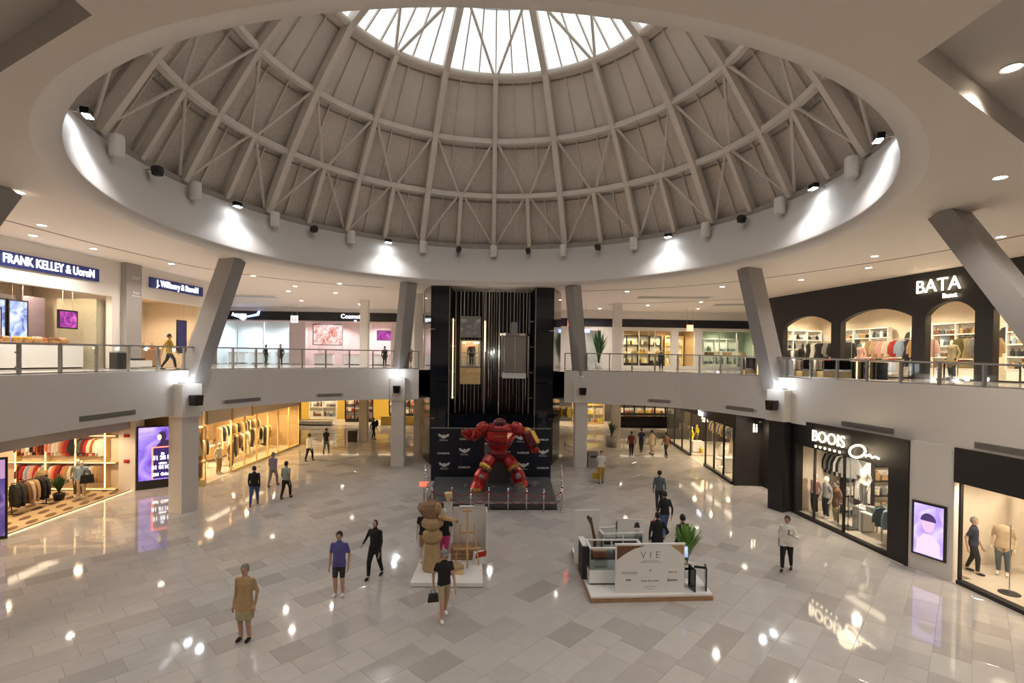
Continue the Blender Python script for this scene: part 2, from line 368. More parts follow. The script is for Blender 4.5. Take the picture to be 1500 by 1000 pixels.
# dark shadow joint in the ceiling
for nm, pl in (('trim_1', spline([(-16.6,12),(-16.3,17.3),(-15.8,22),(-14.4,26.6),(-11.2,29.9),(-6.9,31.9)],1.)), ('trim_2', spline([(5.4,31.9),(9.8,30),(13.4,26.8),(15.9,22.5),(17.5,18.5),(18.4,12)],1.)), ('trim_3', [(9,39),(14,36.4),(18.6,33.4)])):
    q = MB()
    for a, b in zip(pl[:-1], pl[1:]): q.bar((*a,ZC-.006), (*b,ZC-.006), .05, .012)
    struct(q.build(nm, 'black_matt'), 'thin dark shadow joint in the ceiling')

# ---- dome
DOME = sempty('ceiling_dome', (CX,CY,0))
K = [(12.6,13.4),(11.1,15.95),(9.4,18.4),(7.3,20.8),(4.4,22.7),(1.0,23.9)]
def pol(k, a, dr=0, dz=0, t=None):
    r, z = K[k]
    if t is not None: r, z = r+(K[k+1][0]-r)*t, z+(K[k+1][1]-z)*t
    a = math.radians(a); return Vector(((r+dr)*math.sin(a), (r+dr)*math.cos(a), z+dz))
def ringmesh(name, R, z, wd, ht, mat, n=72):
    q = MB(); P = []
    for i in range(n):
        t = 2*PI*i/n
        for a, b in ((-1,-1),(1,-1),(1,1),(-1,1)): P.append(((R+a*wd/2)*math.sin(t), (R+a*wd/2)*math.cos(t), z+b*ht/2))
    F = [(i*4+k, i*4+(k+1)%4, ((i+1)%n)*4+(k+1)%4, ((i+1)%n)*4+k) for i in range(n) for k in range(4)]
    return q.add(P, F).build(name, mat, DOME)
ringmesh('base_ring', 12.72, 13.28, .34, .36, 'steel_dark')
for k in (1,2): ringmesh('ring_beam', K[k][0]+.02, K[k][1], .24, .26, 'steel_paint')
q = MB()
for R_, z_, r_ in ((K[3][0], K[3][1], .17), (K[4][0], K[4][1], .12)):
    q = MB(); n = 72; mring = 10; P = []
    for i in range(n):
        t = 2*PI*i/n
        for j in range(mring): s_ = 2*PI*j/mring; P.append(((R_+r_*math.cos(s_))*math.sin(t), (R_+r_*math.cos(s_))*math.cos(t), z_+r_*math.sin(s_)))
    q.add(P, [(i*mring+j, i*mring+(j+1)%mring, ((i+1)%n)*mring+(j+1)%mring, ((i+1)%n)*mring+j) for i in range(n) for j in range(mring)]); q.build('ring_pipe', 'steel_paint', DOME, True)
for k in (0,1,2,3):
    for tt in ((.05,.93) if k < 2 else (.05,.95)):
        r, z = K[k][0]+(K[k+1][0]-K[k][0])*tt+.42, K[k][1]+(K[k+1][1]-K[k][1])*tt
        ringmesh('purlin', r, z, .07, .07, 'steel_dark')
def spun(name, q, mat, angles, smooth=False):
    me = q.mesh(name, mat, smooth)
    for a in angles: ob(name, me, DOME, rz=-math.radians(a))
rad = Vector((0,1,0))
q = MB()
for k in range(5): q.bar(pol(k,0), pol(k+1,0), .30 if k < 4 else .2, .42, rad)
spun('main_rib', q, 'steel_paint', range(20,380,40))
q = MB()
for k in range(3): q.bar(pol(k,0), pol(k+1,0), .24, .30, rad)
spun('minor_rib', q, 'steel_paint', range(0,360,40))
spun('post', MB().bar(pol(0,0), pol(1,0), .21, .26, rad), 'steel_paint', range(10,370,20))
for sg in (-1,1):
    spun('brace', MB().tube([pol(1,sg*.6), pol(0,sg*9.2,0,.15)], .065, 6), 'steel_paint', range(10,370,20))
    spun('brace', MB().tube([pol(1,sg*.6), pol(2,sg*9.2,0,-.05)], .065, 6), 'steel_paint', range(10,370,20))
    spun('skylight_brace', MB().tube([pol(3,sg*.6,-.05), pol(4,sg*18.5,-.05)], .07, 6), 'steel_paint', range(0,360,40))
def panels(k, da, off, mat, name, thick=.04, dr=.5):
    a = da/2-.12; lo, hi = (.0, 1.)
    p = [pol(k,-a,dr), pol(k,a,dr), pol(k+1,a,dr), pol(k+1,-a,dr)]
    nrm = (p[1]-p[0]).cross(p[3]-p[0]).normalized()*thick
    q = MB()
    if thick: q.add(p+[x+nrm for x in p], [(0,1,2,3),(7,6,5,4),(0,4,5,1),(1,5,6,2),(2,6,7,3),(3,7,4,0)])
    else: q.add(p, [(0,1,2,3)])
    n = int(round(360/da)); spun(name, q, mat, [off+i*da for i in range(n)])
    spun('mullion', MB().bar(pol(k,0,dr-.09), pol(k+1,0,dr-.09), .06, .12, rad), 'steel_paint', [off+da/2+i*da for i in range(n)])
T3 = 20/3
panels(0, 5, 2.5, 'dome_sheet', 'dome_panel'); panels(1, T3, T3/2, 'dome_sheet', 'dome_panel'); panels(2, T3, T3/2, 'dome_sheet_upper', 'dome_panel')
panels(3, T3, T3/2, 'skylight_sheet', 'skylight_panel', 0, .35); panels(4, 20, 10, 'skylight_sheet', 'skylight_panel', 0, .25)
MB().lathe([(1.3,23.9),(1.2,24.2),(.2,24.4)], 18).build('skylight_cap', 'steel_paint', DOME)
# sheet outside the joints so no gaps let daylight through the opaque tiers
q = MB(); n = 72; P = []
for k in range(4):
    for i in range(n): t = 2*PI*i/n; P.append(((K[k][0]+.62)*math.sin(t), (K[k][0]+.62)*math.cos(t), K[k][1]))
q.add(P, [(k*n+i, k*n+(i+1)%n, (k+1)*n+(i+1)%n, (k+1)*n+i) for k in range(3) for i in range(n)])
q.build('outer_sheathing', 'steel_dark', DOME)
ringmesh('skylight_gap_band', K[3][0]+.36, K[3][1]+.02, .62, .22, 'steel_paint')  # added band, covers the bright gap below the skylight panels
# roof slab between drum and dome foot
q = MB(); P = []
for r, z in ((12.8,13.1),(13.3,13.1),(13.3,13.5),(13.2,13.6)):
    for i in range(n): t = 2*PI*i/n; P.append((r*math.sin(t), r*math.cos(t), z))
q.add(P, [(k*n+i, k*n+(i+1)%n, (k+1)*n+(i+1)%n, (k+1)*n+i) for k in range(3) for i in range(n)]); q.build('curb', 'steel_dark', DOME)
# roof over the main ceiling (keeps daylight out)
struct(bmobj('ceiling_roof', fill([[(X0-.2,Y0-.2),(X1+.2,Y0-.2),(X1+.2,Y1+.2),(X0-.2,Y1+.2)], circle(13.0, 72)], ZC+.6), 'recess_shade_paint'), 'roof deck above the ceiling')
q = MB(); P = [(CX+13.0*math.sin(2*PI*i/72), CY+13.0*math.cos(2*PI*i/72), z) for z in (ZC+.6, 13.5) for i in range(72)]
q.add(P, [(i, (i+1)%72, 72+(i+1)%72, 72+i) for i in range(72)]); struct(q.build('wall_drum_outer', 'recess_shade_paint'), 'outer face of the drum')
# ---- fittings round the drum
def onring(a, r): a = math.radians(a); return (CX+r*math.sin(a), CY+r*math.cos(a))
stub = None
for a in range(-160, 181, 20):
    x, y = onring(a, 12.05)
    t = thing('drum_canister', 'white cylindrical canister on the drum wall below a dome rib', 'canister', (x,y,12.62), 0, 'canisters under the dome ribs')
    MB().lathe([(.19,0),(.215,.04),(.215,.62),(.18,.68)], 16).build('body', 'drum_paint', t, True); MB().lathe([(.16,-.01),(.19,.0)], 16).build('end_cap', 'paint', t)
for a in (-110,-70,-30,50,90,110):
    x, y = onring(a, 11.95); rz = -math.radians(a)
    t = thing('flood_lamp', 'lit flood lamp on bracket at the foot of the dome', 'lamp', (x,y,13.05), rz, 'lit flood lamps round the dome foot')
    MB().b(-.17,.17,-.1,.1,-.09,.09).build('housing', 'black_shiny', t); MB().b(-.15,.15,-.12,.06,-.115,-.09).build('lens', 'lamp_cool', t)
    MB().b(-.2,.2,.1,.14,-.02,.02).b(-.03,.03,.12,.62,-.02,.02).build('bracket', 'steel_dark', t)
    lamp('flood_light', 'SPOT', (0,-.45,-.1), 150, (.97,.97,1), .2, (math.radians(-10),0,0), t, 2.1, blend=1.)
for a in (-90,-50,-10,10,30,70):
    x, y = onring(a, 12.0); rz = -math.radians(a)
    t = thing('drum_speaker', 'small black loudspeaker on bracket at the foot of the dome', 'speaker', (x,y,13.0), rz, 'black speakers round the dome foot')
    MB().slab([(-.16,.0),(-.1,-.2),(.1,-.2),(.16,0),(.1,.12),(-.1,.12)], -.15, .12).build('cabinet', 'black_matt', t); MB().b(-.02,.02,.1,.6,-.02,.02).build('bracket', 'steel_dark', t)
# ---- ceiling downlights
DL = [(-5.3,6.2,0),(6.6,6.2,.42),(8.4,7.9,.42),(11.9,11.4,0),(13.2,14.1,0),(-13.1,14.4,0),(-17.3,19.6,0),(-16.8,21.8,0),(-15.6,25.0,0),(17.4,16.6,0),(17.2,22.4,0),(16.3,26.0,0),(-13.2,28.2,0),(-12.4,32.0,0),(-9.2,30.5,0),(-10.8,34.9,0),(-13.8,34.5,0),(-6.4,36.5,0),(8.5,31.6,0),(13.4,28.9,0),(6.2,36.2,0),(12.2,39.2,0),(15.3,36.4,0),
  (-19,33,0),(-20,38,0),(-15,40,0),(-11,42,0),(-4,41,0),(3,41,0),(9,42,0),(17,41,0),(20,38,0),(-15.6,18,0),(-15.2,12,0),(15.6,20,0),(16.2,11,0),
  (-9,1.5,.42),(-9,-4,.42),(0,-4,0),(3,2,0),(-3,2,0),(10,1,.42),(10,-4,.42),(-16,5,0),(19,5,0),(-20,-3,0),(20,-3,0)]  # last row: unseen downlights beside and behind the camera, added for light
dsh = MB().lathe([(.13,0),(.15,.0),(.16,-.015),(.15,-.02),(.125,-.01)], 20).mesh('trim_ring', 'white_matt'); dem = MB().lathe([(.124,-.006),(.12,-.012)], 20).mesh('lens', 'lamp_warm')
for i, (x, y, dz) in enumerate(DL):
    t = thing('downlight', 'lit round downlight set in the darker ceiling pocket' if dz else 'lit round downlight set in the pale main ceiling', 'downlight', (x,y,ZC+dz), 0, 'ceiling downlights')
    ob('trim_ring', dsh, t); ob('lens', dem, t)
    lamp('downlight_beam', 'SPOT', (0,0,-.04), 400, (1,.90,.79), .12, (0,0,0), t, 2.5, blend=.9)
for x, y, a in ((-18.5,37.5,.1),(12.4,34.0,-.1),(19.3,37.2,-.3)):     # flush service panels
    t = thing('ceiling_panel', ['grey flush access panel in ceiling near the arched shop','grey flush access panel in ceiling beside a leaning column','grey flush access panel in ceiling before the far left shops'][0 if x > 15 else 1 if x > 0 else 2], 'panel', (x,y,ZC-.02), a)
    MB().b(-2.4,2.4,-.55,.55,-.01,.02).build('sheet', 'column_grey', t); MB().b(-2.5,2.5,-.6,-.55,-.02,.02).b(-2.5,2.5,.55,.6,-.02,.02).build('frame', 'ceil_paint', t)
for (x, y) in [(-15.2,14),(-15.4,19),(-14.9,23.3),(-12.6,29.5),(-9,33),(-12,41),(-6,41),(15.6-2.6,31),(9,33),(6.5,38),(11,42),(-8,46),(13.0,25.0)]:
    t = thing('soffit_downlight', 'lit round downlight in the soffit under the gallery', 'downlight', (x,y,ZS), 0, 'soffit downlights')
    ob('trim_ring', dsh, t); ob('lens', dem, t); lamp('soffit_beam', 'SPOT', (0,0,-.04), 90, (1,.84,.64), .1, (0,0,0), t, 2.5, blend=.9)
# ---- pillars and leaning columns
def pillar(name, x, y, w, ztop, rz, label, cat='pillar', mat='paint', grp=None):
    t = thing(name, label, cat, (x,y,0), rz, grp)
    MB().b(-w/2,w/2,-w/2,w/2,0,ztop).build('shaft', mat, t)
    return t
for (x, y, rz, nm, lit) in ((-12.68,21.2,1.2,'beside the clothing shop',1),(-5.57,30.3,.0,'left of the black lift tower',1),(5.4,30.3,-.0,'right of the black lift tower',0),(12.75,21.5,-1.2,'at the glowing sign shop corner',1)):
    wd = .74
    t = pillar('gallery_pillar', x, y, wd, 3.9, rz, ('matt black' if x > 9 else 'white')+' square pillar carrying the gallery '+nm, mat='black_matt' if x > 9 else 'paint')
    s = thing('lamp_pier', 'white boxed pier on the balcony fascia '+nm, 'pier', (x,y,3.9), rz)
    MB().b(-wd/2-.06,wd/2+.06,-wd/2-.08,wd/2,0,1.35).build('box', 'paint', s); MB().b(-wd/2-.09,wd/2+.09,-wd/2-.1,wd/2,0,.06).build('ledge', 'paint', s)
    k = thing('pier_speaker', 'black wall speaker on the boxed pier '+nm, 'speaker', (x,y,4.5), rz)
    MB().slab([(-.2,.3),(.2,.3),(.16,-.12),(-.16,-.12)], -.85, -.5).build('cabinet', 'black_matt', k); MB().slab([(-.16,.26),(.16,.26),(.13,-.08),(-.13,-.08)], -.87, -.85).build('grille', 'black_shiny', k); MB().b(-.04,.04,-.5,-.46,0,.1).build('bracket', 'steel_dark', k)
    f = thing('pier_lamp', ('bright white flood lamp' if lit else 'unlit white flood lamp')+' on top of the pier '+nm, 'lamp', (x,y,5.25), rz)
    MB().b(-.2,.2,-.3,.1,0,.08).build('housing', 'white_matt', f); MB().blob((0,-.3,.16),(.15,.09,.10),12).build('lens', 'lamp_cool' if lit else 'white_gloss', f, True)
    if lit: lamp('pier_beam', 'POINT', (0,-.95,.3), 13, (.90,.95,1), .14, (0,0,0), f)
for (p0, p1, nm) in (((-12.75,21.75,5.2),(-11.95,23.55,ZC),'beside the two navy shop signs'),((-5.6,30.6,5.2),(-4.95,29.7,ZC),'left of the black lift tower'),((5.45,30.6,5.2),(4.75,29.8,ZC),'right of the black lift tower'),((12.75,22.0,5.2),(12.05,23.25,ZC),'at the near end of the arched shop'),((14.5,11.2,5.2),(13.25,14.2,ZC),'before the arched shop sign'),((-14.4,11.5,5.2),(-13.45,14.2,ZC),'before the bakery front')):
    t = thing('leaning_column', 'grey rectangular leaning column from gallery edge to ceiling '+nm, 'column', p0); d = Vector(p1)-Vector(p0)
    wd = .95 if abs(p0[0]) > 10 else .78
    MB().bar((0,0,0), d, wd, .6, (d.x*-1 if abs(d.x) > .1 else 1, -d.y-.4, .3)).build('shaft', 'column_grey', t)
for x, y, w_, nm in ((-9.9,39.3,.6,'standing free before the far yellow shop'),(9.55,38.2,.6,'standing free before the far dark shop'),(-5.05,34.6,.5,'close behind the black lift tower')):
    pillar('gallery_column', x, y, w_, ZS, 0, 'slim white square column on the ground floor '+nm)
    t = thing('upper_column', 'slim white square column on the gallery above the one '+nm, 'column', (x,y,ZF)); MB().b(-w_/2,w_/2,-w_/2,w_/2,0,ZC-ZF).build('shaft', 'paint', t)
x, y = -6.7, 43.0; t = thing('upper_column', 'white square column on the gallery near the green screen shop', 'column', (x,y,ZF)); MB().b(-.3,.3,-.3,.3,0,ZC-ZF).build('shaft', 'paint', t)
# ---- balcony railings
def rail_h(x, y):
    k = max(0, min(1, (y-11)/18))
    return (.86+.2*k) if x < 0 else (.60+.46*k)
for side, C in (('left', LEFT), ('right', RIGHT)):
    sg = -1 if side == 'left' else 1; pts = []; acc = 0; last = None; dense = []
    off = []
    for i, (x, y) in enumerate(C):
        a = Vector(C[min(i+1,len(C)-1)])-Vector(C[max(i-1,0)]); a.normalize(); nx, ny = (-a.y, a.x) if side == 'left' else (a.y, -a.x)
        if y > 5.5: off.append((x+nx*.16, y+ny*.16))
    t = thing('balcony_railing', 'glass and steel railing along the %s curved balcony edge, %s' % (side, 'under the navy signs' if side == 'left' else 'before the arched shop'), 'railing', (off[0][0],off[0][1],ZF+.04)); bx_, by_ = off[0]
    L3 = [Vector((x-bx_, y-by_, rail_h(x,y))) for x, y in off]
    q = MB()
    for a, b in zip(L3[:-1], L3[1:]): q.bar(a, b+(b-a)*.04, .07, .06)
    q.build('handrail', 'brushed', t)
    q = MB()
    for a, b in zip(L3[:-1], L3[1:]): q.bar((a.x,a.y,.03), (b.x,b.y,.03), .05, .05)
    q.build('base_channel', 'brushed', t)
    # posts by arc length
    s_ = 0; marks = [0.]; 
    for a, b in zip(L3[:-1], L3[1:]): marks.append(marks[-1]+(b-a).length)
    def at(s):
        for i in range(len(marks)-1):
            if s <= marks[i+1]: k = (s-marks[i])/(marks[i+1]-marks[i]); return L3[i].lerp(L3[i+1], k)
        return L3[-1]
    n = int(marks[-1]/1.28); st = marks[-1]/n
    for i in range(n+1):
        p = at(i*st); d = at(min(marks[-1], i*st+.2))-at(max(0, i*st-.2)); rz = math.atan2(d.y, d.x)
        o = MB().b(-.03,.03,-.05,.05,0,1).build('post', 'brushed', t, loc=(p.x,p.y,0), rz=rz); o.scale.z = p.z-.02
        if i % 2: MB().b(-.055,.055,-.03,.07,.22,.28).b(-.055,.055,-.03,.07,.7,.76).build('clamp', 'steel_dark', o)
        if i < n:
            a, b = at(i*st+.05), at((i+1)*st-.05); g = MB(); P = [Vector((a.x,a.y,.08)), Vector((b.x,b.y,.08)), Vector((b.x,b.y,b.z-.06)), Vector((a.x,a.y,a.z-.06))]
            g.add(P, [(0,1,2,3)]); g.build('glass_pane', 'glass', t)
# ---- black lift tower
TW = thing('lift_tower', 'tall black glossy lift tower with open shaft behind the red robot', 'lift tower', (0,30.6,0))
zt = ZC
for sx in (-1,1):
    for k, (a, b) in enumerate(((0,2.8),(2.83,5.0),(5.03,8.2),(8.23,zt))):
        MB().b(min(sx*2.62,sx*3.73), max(sx*2.62,sx*3.73), 0, .12, a, b).build('front_panel', 'black_panel', TW)
        p = [(sx*3.75,.02),(sx*4.5,2.4)]; q = MB()
        q.add([(p[0][0],p[0][1],a),(p[1][0],p[1][1],a),(p[1][0],p[1][1],b),(p[0][0],p[0][1],b),(p[0][0]-sx*.08,p[0][1]+.1,a),(p[1][0]-sx*.08,p[1][1],a),(p[1][0]-sx*.08,p[1][1],b),(p[0][0]-sx*.08,p[0][1]+.1,b)], [(0,1,2,3),(7,6,5,4),(0,3,7,4),(1,5,6,2),(3,2,6,7),(0,4,5,1)]).build('side_panel', 'black_panel' if a else 'black_shiny', TW)
    MB().b(min(sx*2.55,sx*2.62), max(sx*2.55,sx*2.62), .05, 2.4, 0, zt).build('shaft_cheek', 'shaft_black', TW)
    MB().bar((sx*2.62,-.012,0),(sx*2.62,-.012,zt),.04,.03,(0,1,0)).build('edge_trim', 'steel_dark', TW)
MB().b(-3.73,3.73,2.4,2.5,0,zt).build('shaft_back', 'shaft_black', TW)
MB().b(-2.62,2.62,.0,.1,0,3.05).build('shaft_sill', 'black_panel', TW)
rr = random.Random(5)
for x in [-2.02,-1.8,-1.56,-1.33,-1.1,-.86,-.62,-.42,-.22,-.06,.1,.24,.42,.66,.92,1.1,1.34,1.55,1.72,1.95,2.12]:
    MB().tube([(x,rr.uniform(.5,1.6),3.0),(x,rr.uniform(.5,1.6),zt)], rr.choice((.022,.03,.045)), 6).build('cable', 'chrome', TW)
for x in (-2.3,-.5,.42,2.3): MB().bar((x,.9,3.05),(x,.9,zt),.07,.1,(0,1,0)).build('guide_rail', 'steel_dark', TW)
for z in (4.0,5.6,7.2,8.8): MB().b(2.3,2.55,.85,.95,z,z+.06).build('rail_bracket', 'brushed', TW); MB().b(-2.55,-2.3,.85,.95,z,z+.06).build('rail_bracket', 'brushed', TW)
MB().bar((-2.42,.35,4.0),(-2.42,.35,8.9),.06,.05,(0,1,0)).build('light_strip', 'strip_warm', TW); MB().bar((-.47,.5,6.9),(-.47,.5,8.8),.07,.05,(0,1,0)).build('light_strip', 'strip_warm', TW)
for x in (0,): lamp('shaft_fill', 'POINT', (x,.6,6.8), 40, (1,.95,.85), .1, parent=TW)  # added fill lamp without a fixture, brightens the shaft and cables
# lift cars
C1 = thing('lift_car', 'lift car with lit glass cabin and shiny padded ends', 'lift car', (-1.36,31.5,4.9))
q = MB().b(-.64,.64,-.5,.5,1.02,1.1).b(-.64,.64,-.5,.5,2.62,2.7); q.build('cabin_frame', 'chrome', C1)
for x in (-.62,.62): MB().b(x-.03,x+.03,-.5,-.44,1.1,2.62).build('cabin_post', 'chrome', C1)
MB().b(-.6,.6,-.44,.42,1.1,1.102).build('cabin_floor', 'brushed', C1); MB().b(-.6,.6,.42,.48,1.1,2.62).build('cabin_back', 'shop_wall', C1); MB().b(-.62,.62,-.5,-.48,1.12,2.6).build('cabin_glass', 'glass', C1)
MB().b(-.5,.5,-.45,-.41,1.9,1.93).b(-.5,.5,-.45,-.41,1.6,1.63).build('grab_rail', 'chrome', C1)
MB().stack([(0,0,2.5,.5,.4),(0,0,2.58,.55,.45)],14).build('ceiling_light', 'strip_warm', C1); MB().b(-.25,.2,-.52,-.5,2.32,2.58).build('floor_display', 'sign_red', C1)
for z0, nm, mt in ((2.86,'upper_pad','brushed'),(-.02,'lower_pad','gold_trim')):
    q = MB(); P = []; F = []
    for i in range(8):
        for j in range(8): P.append((-.62+1.24*i/7, -.5-.05*rr.random(), z0+1.3*j/7*(1 if z0 > 1 else .78)))
    for i in range(7):
        for j in range(7): F.append((i*8+j,(i+1)*8+j,(i+1)*8+j+1,i*8+j+1))
    q.add(P, F); o = q.b(-.62,.62,-.46,.45,z0,z0+1.3*(1 if z0 > 1 else .78)).build(nm, mt, C1)
C2 = thing('lift_car', 'lift car with closed grey double doors in shaft', 'lift car', (1.4,31.4,5.45))
MB().b(-.68,.68,-.3,.5,.15,2.45).build('cabin', 'column_grey', C2)
for sx in (-1,1): MB().b(min(sx*.015,sx*.66),max(sx*.015,sx*.66),-.34,-.3,.2,2.4).build('door', 'brushed', C2)
MB().b(-.03,.03,-.36,-.34,.2,2.4).build('door_seam', 'chrome', C2); MB().stack([(0,-.1,2.45,.98,.5),(0,-.1,2.6,1.0,.52)],20).build('canopy', 'chrome', C2); MB().b(-.75,.7,-.4,.5,-.18,.14).build('apron', 'white_matt', C2); MB().b(-.25,.15,-.2,.1,2.6,3.3).build('hitch', 'brushed', C2)
for x in (-.82,.82): MB().b(x-.04,x+.04,-.3,-.2,-.1,2.5).build('side_post', 'chrome', C2)
# ---- dark backdrop with repeated emblems
BD = thing('backdrop_board', 'navy black photo backdrop with white emblems behind the robot', 'backdrop', (0,26.5,0))
for i in range(4): MB().b(-3.15+i*1.58,-3.15+i*1.58+1.575,-.05,.05,.0,2.76).build('board_panel', M('backdrop_navy',(.008,.011,.024),.45,var=.05), BD)
MB().b(-3.17,3.17,-.06,.06,2.76,2.8).build('top_edge', 'brushed', BD)
def emblem(x, z):
    q = MB()
    for s_ in (-1,1):
        q.slab([(x+s_*.02,z-.05),(x+s_*.10,z+.05),(x+s_*.22,z+.13),(x+s_*.32,z+.10),(x+s_*.24,z+.04),(x+s_*.27,z-.02),(x+s_*.17,z-.01),(x+s_*.13,z-.09)][::s_], -.062, -.05)
    q.slab([(x-.09,z-.02),(x-.05,z-.12),(x+.05,z-.12),(x+.09,z-.02),(x+.04,z+.09),(x-.04,z+.09)], -.064, -.05)
    q.build('emblem', 'print_white', BD); words('Elbanana', .12, 'print_white', BD, (x,-.056,z-.2), ext=.003)
for x, z in ((-2.5,2.35),(-1.4,1.6),(-2.45,.85),(1.55,2.3),(2.75,1.55),(1.72,.85)): emblem(x, z)
for x, z in ((-1.35,2.2),(-2.5,1.45),(-1.4,.72),(1.7,1.5),(2.72,2.2),(2.75,.7),(.85,2.1)): words('DANIELOR', .13, 'print_white', BD, (x,-.056,z), ext=.003, bold=.004)

# ================================================================== SHOPS
def wall_open(name, fr, z0, z1, u0, u1, holes, mat, thick=.25, v=0., parent=None):
    outer = [(u0,z0),(u1,z0),(u1,z1),(u0,z1)]
    bm = fill([outer]+holes, 0); q = MB(); bm.verts.index_update(); V = [(x.co.x, x.co.y) for x in bm.verts]; F = [[a.index for a in f.verts] for f in bm.faces]; bm.free()
    q.add([(a,v,b) for a, b in V], F); q.add([(a,v+thick,b) for a, b in V], [f[::-1] for f in F])
    for lp in [outer]+holes:
        n = len(lp)
        for i in range(n): a, b = lp[i], lp[(i+1)%n]; q.add([(a[0],v,a[1]),(b[0],v,b[1]),(b[0],v+thick,b[1]),(a[0],v+thick,a[1])], [(0,1,2,3)])
    if parent: return q.build(name, mat, parent)
    return struct(q.build(name, mat, None, loc=(fr.A.x,fr.A.y,0), rz=fr.rz))
def rectp(u0, u1, z0, z1): return [(u0,z0),(u1,z0),(u1,z1),(u0,z1)]
def shell(name, fr, u0, u1, depth, z0, z1, wall, floor, light, lcol=(1,.82,.6), v0=.3, side=None, ceil='shop_wall'):
    P0 = (fr.A.x,fr.A.y,0); nm = name.replace('wall_shop_','')
    struct(MB().b(u0,u1,depth,depth+.1,z0,z1).build('wall_%s_back' % nm, wall, None, loc=P0, rz=fr.rz))
    struct(MB().b(u0-.1,u0,v0,depth,z0,z1).build('wall_%s_near' % nm, side or wall, None, loc=P0, rz=fr.rz)); struct(MB().b(u1,u1+.1,v0,depth,z0,z1).build('wall_%s_far' % nm, side or wall, None, loc=P0, rz=fr.rz))
    struct(MB().b(u0,u1,v0-.28,depth,z0-.04,z0+.01).build('floor_%s' % nm, floor, None, loc=P0, rz=fr.rz)); e = struct(MB().b(u0,u1,v0,depth,z1,z1+.08).build('ceiling_%s' % nm, ceil, None, loc=P0, rz=fr.rz))
    if light:
        n = max(1, int((u1-u0)/3.2)); st = (u1-u0)/n
        for i in range(n):
            MB().b(u0+(i+.15)*st,u0+(i+.85)*st,depth*.35,depth*.42,z1-.05,z1-.005).build('light_track', 'track_light', e)
            for k_ in (.14,.6): lamp('shop_light', 'SPOT', (u0+(i+.5)*st, depth*k_, z1-.08), light*st*depth*.55, lcol, .12, (0,0,0), e, 2.75, blend=.5)
    return e
def panes(name, label, fr, us, z0, z1, mull, glass='glass', v=.1, grp=None, kick=None, wd=.06):
    t = thing(name, label, 'shopfront', fr.w(us[0],0,0), fr.rz, grp); o0 = us[0]
    for a, b in zip(us[:-1], us[1:]): MB().add([(a-o0+.02,v,z0),(b-o0-.02,v,z0),(b-o0-.02,v,z1),(a-o0+.02,v,z1)], [(0,1,2,3)]).build('glass_pane', glass, t)
    for a in us: MB().b(a-o0-wd/2,a-o0+wd/2,v-.05,v+.05,z0,z1).build('mullion', mull, t)
    if kick: MB().b(0,us[-1]-o0,v-.12,v+.08,0 if z0 < 3 else z0-.1,z0).build('plinth', kick, t)
    return t
def sign_board(label, fr, u0, u1, z0, z1, back, txt, size, mat, v=-.06, sx=1.):
    if not back: v += .035
    t = thing('shop_sign', label, 'sign', fr.w((u0+u1)/2, v, z0), fr.rz); h = z1-z0; wd = u1-u0
    if back: MB().b(-wd/2,wd/2,-.04,.05,0,h).build('board', back, t)
    for (s_, sz, x, z) in txt: words(s_, sz, mat, t, (x,-.06,z), sx=sx, ext=.015, bold=.002)
    return t
# ---- goods
GM = {}
def garment_mesh(kind, c):
    if (kind, c) in GM: return GM[kind, c]
    q = MB(); out = {'jacket': [(-.05,0),(-.22,-.07),(-.30,-.30),(-.31,-.58),(-.24,-.58),(-.22,-.30),(-.215,-.72),(.215,-.72),(.22,-.30),(.24,-.58),(.31,-.58),(.30,-.30),(.22,-.07),(.05,0),(0,-.03)],
        'dress': [(-.06,0),(-.19,-.08),(-.15,-.36),(-.30,-1.1),(.30,-1.1),(.15,-.36),(.19,-.08),(.06,0),(0,-.06)],
        'shirt': [(-.05,0),(-.20,-.06),(-.29,-.24),(-.23,-.29),(-.19,-.2),(-.2,-.62),(.2,-.62),(.19,-.2),(.23,-.29),(.29,-.24),(.20,-.06),(.05,0),(0,-.04)],
        'trousers': [(-.17,0),(-.19,-.5),(-.16,-.98),(-.03,-.98),(0,-.3),(.03,-.98),(.16,-.98),(.19,-.5),(.17,0)]}[kind]
    n = len(out); rows = []
    for y, k in ((-.05,.86),(-.028,1.),(.028,1.),(.05,.86)): rows.append([(x*k, y+.012*math.sin(z*17+x*9), z*(1 if k == 1 else .97)-.005) for x, z in out])
    P = [p for r in rows for p in r]; F = [tuple(range(n)), tuple(reversed(range(3*n,4*n)))]
    for i in range(3):
        for j in range(n): F.append((i*n+(j+1)%n, i*n+j, (i+1)*n+j, (i+1)*n+(j+1)%n))
    q.add(P, F); q.tube([(0,0,-.04),(0,0,.06),(.03,0,.09)], .008, 5, mat=1)
    GM[kind, c] = q.mesh('garment', [cloth(c), 'brushed']); return GM[kind, c]
WN = dict(paleblue='pale blue', sage='sage green', denim='denim blue', gold='golden yellow')
def garment(kind, c, loc, rz, where, grp, sc=1.):
    o = ob(kind, garment_mesh(kind, c), None, loc, rz); o.scale = (sc,sc,sc)
    return tag(o, '%s %s hanging %s' % (WN.get(c, c), kind, where), kind, grp)
def garment_row(fr, u0, u1, v, z, n, cols, where, grp, kind='jacket', yaw=.9, sc=1., seed=1):
    r_ = random.Random(seed)
    for i in range(n):
        u = u0+(u1-u0)*(i+.5)/n; k = kind if isinstance(kind, str) else r_.choice(kind)
        garment(k, cols[i % len(cols)] if seed > 0 else r_.choice(cols), fr.w(u, v, z), fr.rz+yaw+r_.uniform(-.08,.08), where, grp, sc*r_.uniform(.94,1.04))
